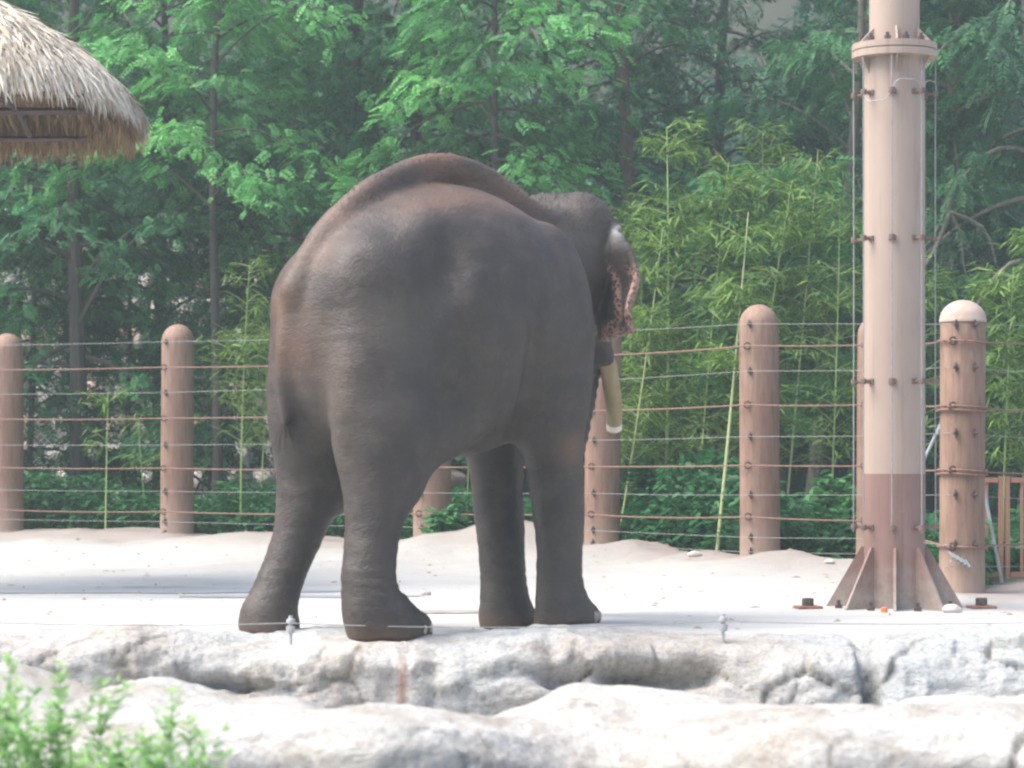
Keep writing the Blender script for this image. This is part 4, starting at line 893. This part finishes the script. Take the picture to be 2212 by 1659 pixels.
def tree(px, d, label, h=9.0, rad=2.3, z0=1.0, zvis=7.6, nl=60, mat='conifer', bark='bark_red', tr=.11, droop=.5, lean=(0, 0), tint=0.0, spr=SPR, per=1.0, limb_up=.35, wob=.12, ts=1.0, name='feathery_tree', azr=None):
    x = vx(px, d); gz0 = gz(x, d); root = empty(name, (x, d, gz0 - .05), label, 'tree', 'trees behind the wire fence')
    n = 12; zs = np.linspace(0, h, n); ph = random.uniform(0, 9)
    cx = lean[0] * zs + wob * np.sin(zs * .7 + ph) * (zs / h); cy = lean[1] * zs + wob * np.cos(zs * .6 + ph) * (zs / h)
    rad_t = tr * (1 - zs / h) ** .8 + .012; rad_t[0] *= 1.35
    mb = MB(); lb = MB(); mb.tube(list(zip(cx, cy, zs)), list(rad_t), 10)
    batches = []; az = random.uniform(0, 6)
    zl = np.concatenate([np.linspace(z0, zvis, nl), np.linspace(zvis + .3, h - .3, max(3, int(nl / 6)))])
    posA = []; dirA = []; tinA = []
    for z in zl:
        az += 2.4 + random.uniform(-.4, .4); a_ = az
        if azr is not None: a_ = random.uniform(*azr)
        sx = np.interp(z, zs, cx); sy = np.interp(z, zs, cy); L = rad * (1 - .75 * (z / h) ** 1.6) * random.uniform(.65, 1.15); L = max(L, .5)
        t = np.linspace(0, 1, 7); ca, sa = math.cos(a_), math.sin(a_); bendz = random.uniform(-.45, .45); lu = limb_up * random.uniform(-.8, 3.0); dr_ = droop * random.uniform(.4, 1.5)
        side = bendz * t ** 2 * L * .5
        bx = sx + ca * L * t - sa * side; by = sy + sa * L * t + ca * side; bz = z + L * (lu * t - dr_ * t ** 2.2)
        rr0 = min(.034, float(np.interp(z, zs, rad_t)) * .36) * ts; lb.tube(list(zip(bx, by, bz)), list(rr0 * (1 - t) + .004), 5, False)
        m = int(17 * per * max(.6, L / 1.7)); tt = RNG.uniform(.15, 1.0, m) ** .85
        p0 = np.stack([np.interp(tt, t, bx), np.interp(tt, t, by), np.interp(tt, t, bz)], -1)
        sg = RNG.choice([-1, 1], m); yaw = a_ + sg * RNG.uniform(.3, 1.15, m); tl = RNG.uniform(.2, .85, m) * (1.15 - .5 * tt)
        tw = np.stack([np.cos(yaw), np.sin(yaw), RNG.uniform(-.6, .55, m) - droop * .2], -1); tt_b = RNG.normal(.56 + tint, .2) 
        ns = 6
        for j in range(ns):
            f = (j + .5) / ns; p = p0 + tw * (tl * f)[:, None]; p[:, 2] -= droop * .25 * (tl * f) ** 2 * 2
            yj = yaw + RNG.choice([-1, 1], m) * RNG.uniform(.1, 1.3, m); dj = np.stack([np.cos(yj), np.sin(yj), RNG.uniform(-.7, .35, m) - droop * .3], -1); p = p + RNG.normal(0, .05, p.shape)
            posA.append(p); dirA.append(dj); tinA.append(np.clip(tt_b + RNG.normal(0, .13, m) + .18 * (f - .5), 0, 1))
    pos = np.concatenate(posA); dr = np.concatenate(dirA); ti = np.concatenate(tinA); k = RNG.integers(0, len(spr), len(pos))
    for q in range(len(spr)):
        s_ = k == q
        if s_.sum() == 0: continue
        up = np.array([[0, 0, 1.0]]) + RNG.normal(0, .45, (s_.sum(), 3)); R = frames(dr[s_], up); batches.append(place(*spr[q], R, pos[s_], RNG.uniform(.5, 1.15, s_.sum()), ti[s_]))
    mb.build('trunk', M[bark], root); lb.build('limbs', M['bark_dark' if bark != 'bark_grey' else 'bark_grey'], root); leaves_obj('crown', batches, M[mat], root); return root

T = [
 (-60, 30.5, 'feathery green tree behind the cut-off post and thatched roof at the far left', dict(tint=-.02, rad=2.1, z0=2.2)),
 (168, 29.2, 'dark-trunked feathery tree whose trunk shows left of the left free-standing post', dict(bark='bark_dark', tr=.10, rad=1.9, z0=1.9, nl=38, tint=-.08)),
 (345, 30.8, 'slender dark-trunked feathery tree rising behind the left free-standing post', dict(bark='bark_dark', tr=.07, rad=2.0, z0=2.3, nl=44, tint=-.02)),
 (470, 28.4, 'feathery tree with green sprays coloured pale as if catching light, just right of the thatched roof', dict(mat='conifer_pale', tint=.12, rad=2.2, z0=3.6, nl=44, tr=.05, bark='bark_dark')),  # light caught by the nearer limbs is put into the paler leaf colour and tint
 (645, 32.5, 'reddish-trunked feathery tree left of the elephant rump', dict(rad=2.3, tr=.10, z0=1.6, tint=-.05)),
 (760, 29.6, 'dense feathery tree with low sprays beside the elephant rump', dict(tint=-.02, rad=1.9, z0=2.6, nl=40, bark='bark_dark')),
 (903, 29.5, 'feathery tree with a bare pale reddish trunk rising above the elephant back', dict(bark='bark_red', tr=.085, rad=2.0, z0=3.3, nl=42, tint=.0)),
 (1080, 27.6, 'bright feathery tree with pale sprays above the elephant shoulders', dict(mat='conifer_pale', tint=.05, rad=2.0, z0=3.9, nl=42, tr=.045, bark='bark_dark')),
 (1200, 31.5, 'dark feathery tree behind the elephant head', dict(tint=-.12, rad=2.2, z0=1.5, nl=42)),
 (1355, 30.0, 'reddish multi-branched tree right of the elephant head', dict(bark='bark_red', tr=.11, rad=2.0, z0=3.3, nl=34, tint=-.18, mat='conifer')),
 (1560, 32.0, 'dark shaded tree behind the bamboo', dict(mat='dark_leaf', tint=-.28, rad=2.4, z0=1.2, nl=52, spr=SPR_D, bark='bark_dark')),
 (1745, 28.6, 'tree with a bare leaning grey trunk left of the steel pole', dict(mat='dark_leaf', bark='bark_grey', tr=.075, rad=1.9, z0=3.6, nl=26, spr=SPR_D, lean=(.10, 0), tint=.12)),
 (1690, 27.0, 'low drooping pale green tree between the free-standing post and the steel pole', dict(mat='conifer_pale', tint=-.18, rad=1.1, z0=1.5, h=4.3, zvis=3.6, nl=24, spr=SPR_D, tr=.04, bark='bark_dark', droop=.8)),
 (1900, 33.0, 'tall dark tree behind the steel pole', dict(mat='dark_leaf', tint=-.22, rad=2.4, z0=1.0, nl=52, spr=SPR_D, bark='bark_dark', droop=.8)),
 (2048, 28.5, 'drooping tree with a grey trunk above the capped post', dict(mat='dark_leaf', tint=.12, bark='bark_grey', tr=.10, rad=1.8, z0=2.6, nl=36, spr=SPR_D, droop=.9)),
 (2230, 27.5, 'drooping green tree cut off by the right edge of the picture', dict(mat='dark_leaf', tint=.08, rad=2.0, z0=1.0, nl=46, spr=SPR_D, droop=.9, bark='bark_grey')),
 (60, 29.8, 'young drooping feathery tree behind the wires just right of the cut-off post', dict(mat='dark_leaf', tint=.12, rad=1.15, z0=.6, h=4.2, zvis=3.8, nl=24, tr=.035, bark='bark_dark', droop=.7, spr=SPR_D)),
 (268, 30.4, 'young feathery tree between the two left posts in front of the rubble wall', dict(mat='conifer', tint=-.05, rad=1.1, z0=.5, h=3.8, zvis=3.4, nl=22, tr=.03, bark='bark_dark')),
 (455, 29.6, 'young dark tree behind the wires right of the left free-standing post', dict(mat='dark_leaf', tint=.05, rad=1.2, z0=.4, h=4.4, zvis=4.0, nl=28, tr=.04, bark='bark_dark', spr=SPR_D)),
]
for px, d, lb, kw in T: tree(px, d, lb, **kw)

# bare crooked branch right of the steel pole
t = empty('bare_branch', P(2050, 1000, 27.2), 'bare crooked grey branch arching beside the steel pole', 'branch')
def rel_pts(lst, d, base): return [P(a, b, d) - np.array(base) for a, b in lst]
MB().tube(rel_pts([(1990, 585), (2020, 540), (2052, 458), (2085, 470), (2120, 490), (2140, 520), (2152, 570)], 27.2, t.location), [.02, .025, .03, .027, .024, .018, .01], 6).build('limb', M['bark_grey'], t)
MB().tube(rel_pts([(2052, 458), (2075, 500), (2080, 560), (2088, 600)], 27.2, t.location), [.02, .014, .01, .006], 6).build('twig', M['bark_grey'], t)

# far wood on the rising hillside
n = 36000; X_ = RNG.uniform(-16, 16, n); Y_ = RNG.uniform(38, 50, n); Z_ = ground_z(X_, Y_) + RNG.uniform(0, 5.5, n) * RNG.uniform(.3, 1, n) + np.clip(fbm(np.stack([X_ * .3, Y_ * .3, 0 * X_], -1), 2), 0, 1) * 4
dr = np.stack([RNG.normal(size=n), RNG.normal(size=n) - .8, RNG.uniform(-.6, .2, n)], -1); R = frames(dr, np.array([[0, 0, 1.0]]) + RNG.normal(0, .4, (n, 3)))
o = leaves_obj('far_wood', [place(*SPR_FAR[0], R, np.stack([X_, Y_, Z_], -1), RNG.uniform(.9, 1.7, n), RNG.uniform(.0, .8, n))], M['dark_leaf'], None)

# bamboo
def lance(L, W): return np.array([(0, 0, 0), (L * .35, W, -.02 * L), (L, 0, -.22 * L), (L * .35, -W, -.02 * L)]), np.array([[0, 1, 2, 3]])
BL = lance(.155, .0115)
def bamboo(px0, py0, px1, py1, d, label, r=.014, htop=None, nb=26, leafy=1.0, mat='culm', zleaf=.8, name='bamboo', spread=.62, tint=.38):
    a = P(px0, py0, d); b = P(px1, py1, d); a[2] = gz(a[0], d) - .05; base = a.copy(); b = b - base; a = a - base
    t = empty(name, tuple(base), label, 'bamboo', 'bamboo behind the wire fence'); L = np.linalg.norm(b)
    ts_ = np.linspace(0, 1, 14); side = random.uniform(-.06, .06) * L * .5
    pts = [a + (b - a) * q + np.array((side * q * q, .04 * L * q * q, -.02 * L * q ** 3)) for q in ts_]
    MB().tube(pts, [r * (1 - .75 * q) for q in ts_], 7).build('culm', M[mat], t)
    Pn = []; Dn = []; Tn = []; tw = MB()
    P_ = np.array(pts)
    for k in range(nb):
        q = random.uniform(zleaf / max(L, .1), 1) if zleaf < L else random.uniform(.5, 1)
        c = np.array([np.interp(q, ts_, P_[:, i]) for i in range(3)])
        for s in range(2):
            a_ = random.uniform(0, 2 * PI); lb_ = random.uniform(.25, 1) * spread * (1.15 - .5 * q); dirb = np.array((math.cos(a_), math.sin(a_) * .7, random.uniform(.2, .9))); dirb /= np.linalg.norm(dirb)
            e = c + dirb * lb_ + np.array((0, 0, -.15 * lb_)); tw.tube([c, (c + e) / 2 + np.array((0, 0, .05 * lb_)), e], [.0035, .003, .0015], 3, False)
            m = int(11 * leafy); f = RNG.uniform(.2, 1.05, m); p = c + (e - c) * f[:, None] + RNG.normal(0, .035, (m, 3)); az = a_ + RNG.normal(0, .9, m)
            Pn.append(p); Dn.append(np.stack([np.cos(az), np.sin(az), RNG.uniform(-1.0, .5, m)], -1)); Tn.append(np.clip(RNG.normal(tint, .22, m), 0, 1))
    tw.build('twigs', M['culm'], t)['kind'] = 'stuff'
    pos = np.concatenate(Pn); R = frames(np.concatenate(Dn), np.array([[0, 0, 1.0]]) + RNG.normal(0, .5, (len(pos), 3)))
    leaves_obj('leaves', [place(*BL, R, pos, RNG.uniform(.6, 1.25, len(pos)), np.concatenate(Tn))], M['bamboo_leaf'], t)
BB = [(1436, 1060, 1462, 250, 24.6, 'tall straight bamboo just right of the elephant ear', .020, 60, 1.3),
 (1330, 960, 1452, 480, 24.3, 'bamboo leaning right with its bare stem crossing beside the elephant tusk', .013, 34, 1.3),
 (1548, 1190, 1625, 440, 22.6, 'long bare pale bamboo stem slanting just left of the free-standing post', .018, 20, 1.1),
 (1600, 1150, 1692, 380, 25.2, 'thin bamboo rising behind the free-standing post', .013, 40, 1.2),
 (1690, 830, 1775, 300, 25.8, 'yellow-green bamboo between the free-standing post and the steel pole', .013, 40, 1.2),
 (1500, 1100, 1560, 330, 25.6, 'leafy bamboo behind and left of the long bare stem', .013, 60, 1.4),
 (1385, 1100, 1390, 420, 25.9, 'leafy bamboo behind the elephant tusk', .012, 60, 1.4),
 (1640, 1100, 1655, 260, 26.4, 'leafy bamboo whose top shows above the free-standing post', .013, 60, 1.3),
 (1790, 1100, 1830, 420, 25.0, 'bamboo just left of the steel pole', .012, 40, 1.1),
 (1975, 1100, 1990, 500, 23.8, 'bamboo in the gap right of the steel pole', .012, 30, 1.0),
 (2165, 1250, 2175, 560, 23.2, 'bamboo beside the red railing at the right edge', .014, 50, 1.2),
 (2215, 1250, 2240, 500, 24.2, 'bamboo cut off by the right edge of the picture', .014, 50, 1.2),
 (228, 1150, 232, 830, 27.0, 'young bamboo with bare stem midway between the two left posts', .012, 6, .5),
 (322, 1150, 290, 900, 27.6, 'thin bamboo shoot just left of the left free-standing post', .010, 6, .5),
 (520, 1150, 518, 560, 26.6, 'slim bamboo between the left free-standing post and the elephant', .012, 34, .8),
 (560, 1150, 585, 640, 27.4, 'leafy bamboo close to the elephant rump', .010, 34, .9),
 (1008, 1160, 1010, 900, 25.2, 'bamboo stem seen beneath the elephant belly', .011, 8, .5),
 (1152, 1160, 1158, 900, 25.0, 'bamboo stem seen between the two elephant fore legs', .013, 8, .5)]
for a in BB: bamboo(*a[:6], r=a[6], nb=a[7], leafy=a[8], mat='culm_dry' if a[0] in (1548, 1330, 1690) else 'culm', zleaf=.9 if a[0] not in (1548,) else 1.6)

# undergrowth
def broad(L, W): return np.array([(0, 0, 0), (L * .3, W, .1 * W), (L * .75, W * .7, 0), (L, 0, -.15 * L), (L * .75, -W * .7, 0), (L * .3, -W, .1 * W)]), np.array([[0, 1, 2, 3], [0, 3, 4, 5]])
BRD = broad(.12, .03)
def leaf_cloud(n, xf, yf, zf, tpl, smin, smax, tmean):
    X_ = xf(n); Y_ = yf(X_); Z_ = zf(X_, Y_); az = RNG.uniform(0, 2 * PI, n); dr = np.stack([np.cos(az), np.sin(az) - .5, RNG.uniform(-.7, .3, n)], -1)
    R = frames(dr, np.array([[0, 0, 1.0]]) + RNG.normal(0, .35, (n, 3))); return place(*tpl, R, np.stack([X_, Y_, Z_], -1), RNG.uniform(smin, smax, n), np.clip(RNG.normal(tmean, .2, n), 0, 1))
def und_h(x): return .35 + .38 * (fbm(np.stack([x * .9, 0 * x, 0 * x + 4], -1), 3) + .4) + .38 * sstep(.8, 1.4, x) * sstep(2.6, 1.8, x)
b1 = leaf_cloud(26000, lambda n: RNG.uniform(-7.5, 5.5, n), lambda X: fence_y(X) + .25 + sstep(3.5, 4.0, X) * 1.6 + RNG.uniform(0, 1, len(X)) ** 1.5 * 2.8, lambda X, Y: ground_z(X, Y) + RNG.uniform(.0, 1, len(X)) * np.clip(und_h(X) * sstep(.1, .8, Y - fence_y(X) + .2), .04, 2), BRD, .5, 1.1, .35)
und = leaves_obj('undergrowth', [b1], M['shrub_leaf'], None); tag(und, 'low leafy green undergrowth along the back of the wire fence', 'undergrowth')
def shrub(px, py, d, w_, h_, label, n=1500, tmean=.6, tpl=BRD, mat='shrub_leaf', name='shrub', sc_=(.6, 1.1)):
    x = vx(px, d); z = gz(x, d); t = empty(name, (x, d, z - .03), label, 'shrub'); st = MB(); bs = []
    for k in range(12):
        a_ = random.uniform(0, 2 * PI); rr_ = random.uniform(.2, 1) * w_; hh = h_ * random.uniform(.6, 1.05) * (1 - .35 * (rr_ / w_) ** 2); e = np.array((math.cos(a_) * rr_, math.sin(a_) * rr_, hh)); mid = e * np.array((.35, .35, .6)); st.tube([(0, 0, 0), mid, e], [.009, .006, .003], 4, False)
        m = n // 12; f = RNG.uniform(.25, 1.05, m); p = (1 - f)[:, None] * mid * f[:, None] * 2 + (f ** 2)[:, None] * e; p = p + RNG.normal(0, .05, (m, 3)); az = RNG.uniform(0, 2 * PI, m)
        R = frames(np.stack([np.cos(az), np.sin(az), RNG.uniform(-.6, .5, m)], -1), np.array([[0, 0, 1.0]]) + RNG.normal(0, .35, (m, 3))); bs.append(place(*tpl, R, p, RNG.uniform(*sc_, m), np.clip(RNG.normal(tmean, .2, m), 0, 1)))
    st.build('stems', M['stem'], t); leaves_obj('foliage', bs, M[mat], t)
shrub(545, 1150, 27.0, .55, .62, 'spreading light green bush between the left free-standing post and the elephant', 1500, .55, lance(.16, .014))
shrub(1415, 1150, 24.4, .55, .95, 'dark green leafy bush left of the slanting bamboo stem', 1700, .35)
shrub(1500, 1160, 24.1, .5, .80, 'leafy bush between the slanting bamboo stem and the free-standing post', 1500, .45)
shrub(1815, 1130, 22.6, .42, .78, 'bright yellow-green bush just left of the steel pole', 1600, .85)
shrub(1722, 1170, 23.0, .35, .42, 'low dark bush right of the free-standing post', 900, .35)
shrub(955, 1170, 24.3, .22, .22, 'small green weed growing at the post below the elephant belly', 260, .6)
shrub(1020, 1165, 25.0, .25, .22, 'low green bush seen under the elephant between hind and fore legs', 500, .55)
shrub(2112, 1270, 22.4, .25, .4, 'low bush behind the foot of the capped post', 500, .4)
shrub(300, 1160, 28.2, .6, .55, 'low green bush in front of the chain-link fence', 1200, .5)
shrub(110, 1160, 28.6, .6, .6, 'low green bush right of the cut-off post', 1200, .45)

# rubble wall, chain-link fence, small sign far behind on the left
wy = 35.5; sw = empty('stone_wall', (-5.0, wy, 0), 'pale pinkish rubble stone wall glimpsed through the trees on the left', 'wall')
wz0 = gz(-4.5, wy) - .1
MB().box((0, .25, wz0 + 2.0), (8.2, .3, 4.0)).build('mortar_core', M['mortar'], sw, False)
stone_me = []
for k in range(8):
    mb = MB(); mb.box((0, 0, 0), (1, .35, 1), 0, .13); v = np.array(mb.v); v = v * (1 + .16 * fbm(v * 2.2 + k * 7, 2)[:, None]); v[:, 0] *= 1 + .1 * np.sin(v[:, 2] * 3 + k); mb.v = [tuple(q) for q in v]
    stone_me.append(mb.mesh('stone', M['stone_pink'] if k in (1, 4, 6) else M['stone'], True, 50))
z = wz0; cnt = 0
for row in range(10):
    hh = random.uniform(.33, .45); x = -4.1 + random.uniform(0, .15)
    while x < 4.0 and cnt < 290:
        w_ = random.uniform(.22, .52); s = link('stone', random.choice(stone_me), sw); s.location = (x + w_ / 2, random.uniform(-.02, .03) + .06, z + hh / 2); s.scale = (w_ * random.uniform(.85, 1.02), 1, hh * random.uniform(.75, 1.05)); s.rotation_euler = (random.uniform(-.1, .1), random.uniform(-.3, .3), random.uniform(-.15, .15)); x += w_; cnt += 1
    z += hh
cl = empty('chain_link_fence', (-5.2, 31.6, 0), 'white-posted chain-link fence behind the trees on the left', 'fence')
cz = gz(-5.2, 31.6)
for px_ in (-60, 148, 485, 540): MB().tube([(vx(px_, 31.6) + 5.2, 0, cz - .1), (vx(px_, 31.6) + 5.2, 0, CAMZ - (720 - HY) * 31.6 / F if px_ == 148 else 1.95)], .042, 10).build('fence_upright', M['white_metal'], cl)
xa, xb = -7.2, vx(600, 31.6)
for zz in (1.9, .80): MB().tube([(xa + 5.2, -.03, zz), (xb + 5.2, -.03, zz)], .025, 8).build('fence_rail', M['white_metal'], cl)
mb = MB(); W_ = xb - xa; z0_, z1_ = cz + .02, 1.88; Hh = z1_ - z0_; s_ = .09
for k in range(int((W_ + Hh) / s_)):
    q = xa + k * s_
    for sg in (1, -1):
        # line x = q -/+ (z)
        pts = []
        for zz in (0, Hh):
            pts.append((q - zz if sg == 1 else q - Hh + zz, zz))
        (xA, zA), (xB, zB) = pts
        def clip_(xA, zA, xB, zB):
            out = []
            for (x1_, z1q, x2_, z2q) in ((xA, zA, xB, zB), (xB, zB, xA, zA)):
                x_, z_ = x1_, z1q
                if x_ < xa: f = (xa - x1_) / (x2_ - x1_); x_, z_ = xa, z1q + f * (z2q - z1q)
                if x_ > xb: f = (xb - x1_) / (x2_ - x1_); x_, z_ = xb, z1q + f * (z2q - z1q)
                out.append((x_, z_))
            return out
        if (xA < xa and xB < xa) or (xA > xb and xB > xb): continue
        (x1_, zq1), (x2_, zq2) = clip_(xA, zA, xB, zB); mb.tube([(x1_ + 5.2, .01 * sg, z0_ + zq1), (x2_ + 5.2, .01 * sg, z0_ + zq2)], .004, 3, False)
mb.build('wire_mesh', M['white_metal'], cl, False)['kind'] = 'stuff'
p = P(40, 478, 33.0); sg_ = empty('signboard', (p[0], p[1], 0), 'small pale blue board with white top among the trees at the far left', 'board')
MB().box((0, 0, p[2]), (.26, .05, .24), 0, .01).build('panel', M['sign_blue'], sg_, False); MB().box((0, -.005, p[2] + .15), (.32, .09, .04), 0, .01).build('top_edge', M['white_metal'], sg_, False)
MB().tube([(0, .05, 0), (0, .05, p[2] + .1)], .03, 8).build('stand', M['grey_metal'], sg_)

# foreground shoots
LF = broad(.055, .0095)
def shoot_clump(px, d, tops, label, seed):
    x = vx(px, d); z = gz(x, d); t = empty('leafy_shoots', (x, d, z - .03), label, 'plant', 'leafy shoots in the lower left corner'); st = MB(); bs = []
    for (tx, ty) in tops:
        dd = d + random.uniform(-.25, .25); e = P(tx, ty, dd) - np.array((x, d, z)); b0 = np.array((e[0] * .75 + random.uniform(-.03, .03), e[1], 0)); pts = []
        for q in np.linspace(0, 1, 8): pts.append(b0 * (1 - q) + e * q + np.array((.03 * math.sin(q * 3 + tx), 0, 0)) * (1 - q))
        st.tube(pts, [.0045 * (1 - .7 * q) for q in np.linspace(0, 1, 8)], 5, False); P_ = np.array(pts); L = e[2]
        m = int(L * 120); f = np.sort(RNG.uniform(.15, 1, m) ** .7); c = np.stack([np.interp(f, np.linspace(0, 1, 8), P_[:, i]) for i in range(3)], -1); az = np.arange(m) * 2.4 + RNG.normal(0, .5, m)
        R = frames(np.stack([np.cos(az), np.sin(az), RNG.uniform(.2, 1.1, m)], -1), np.array([[0, 0, 1.0]]) + RNG.normal(0, .3, (m, 3)))
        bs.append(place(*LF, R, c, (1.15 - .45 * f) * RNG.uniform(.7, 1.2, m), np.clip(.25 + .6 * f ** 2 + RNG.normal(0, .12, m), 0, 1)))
        for j in range(7):        # side twigs in the lower part
            q = random.uniform(.3, .85); c0 = np.array([np.interp(q, np.linspace(0, 1, 8), P_[:, i]) for i in range(3)]); a_ = random.uniform(0, 2 * PI); ln = random.uniform(.08, .2); e2 = c0 + np.array((math.cos(a_) * ln * .6, math.sin(a_) * ln * .6, ln * .8)); st.tube([c0, e2], [.0025, .0012], 4, False)
            m = 16; f = RNG.uniform(.1, 1.05, m); az = RNG.uniform(0, 2 * PI, m); R = frames(np.stack([np.cos(az), np.sin(az), RNG.uniform(0, .9, m)], -1), np.array([[0, 0, 1.0]]) + RNG.normal(0, .3, (m, 3)))
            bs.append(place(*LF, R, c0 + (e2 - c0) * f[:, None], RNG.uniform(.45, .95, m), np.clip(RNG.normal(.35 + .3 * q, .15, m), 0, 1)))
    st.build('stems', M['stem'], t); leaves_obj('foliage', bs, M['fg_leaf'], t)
shoot_clump(20, 8.0, [(22, 1401), (-30, 1440), (60, 1490), (0, 1500), (-60, 1480), (35, 1450), (80, 1540)], 'clump of leafy bright green shoots at the very left edge, foreground', 1)
shoot_clump(120, 8.1, [(130, 1409), (105, 1500), (150, 1560), (85, 1590), (125, 1530), (60, 1560)], 'leafy green shoots with one tall thin tip, second clump from the left edge', 2)
shoot_clump(215, 7.9, [(217, 1444), (240, 1590), (195, 1600), (260, 1560), (180, 1620)], 'leafy shoot standing tall in front of the small rounded rock', 3)
shoot_clump(310, 7.8, [(307, 1547), (280, 1600), (335, 1600), (255, 1615)], 'low clump of leafy shoots right of the small rounded rock', 4)
shoot_clump(395, 7.9, [(372, 1472), (407, 1525), (437, 1559), (350, 1570), (420, 1600)], 'rightmost clump of leafy shoots in the foreground, in front of the ledge', 5)

# ================================================================== HAZE
hz = MB().box((0, 320, 8.2), (1400, 1480, 36)); 
hb = MB()
m = bpy.data.materials.new('haze_air'); m.use_nodes = True; n = m.node_tree.nodes; n.clear(); o = n.new('ShaderNodeOutputMaterial'); pv = n.new('ShaderNodeVolumePrincipled')
HD = .0031
pv.inputs['Density'].default_value = HD; pv.inputs['Color'].default_value = (.84, .97, .97, 1); pv.inputs['Anisotropy'].default_value = .2
m.node_tree.links.new(pv.outputs[0], o.inputs['Volume'])
zlo, zhi = -3.0, 20.0
hb.box((0, 150, (zlo + zhi) / 2), (1300, 1500, zhi - zlo)); ho = hb.build('haze', m, None, False); ho['kind'] = 'stuff'
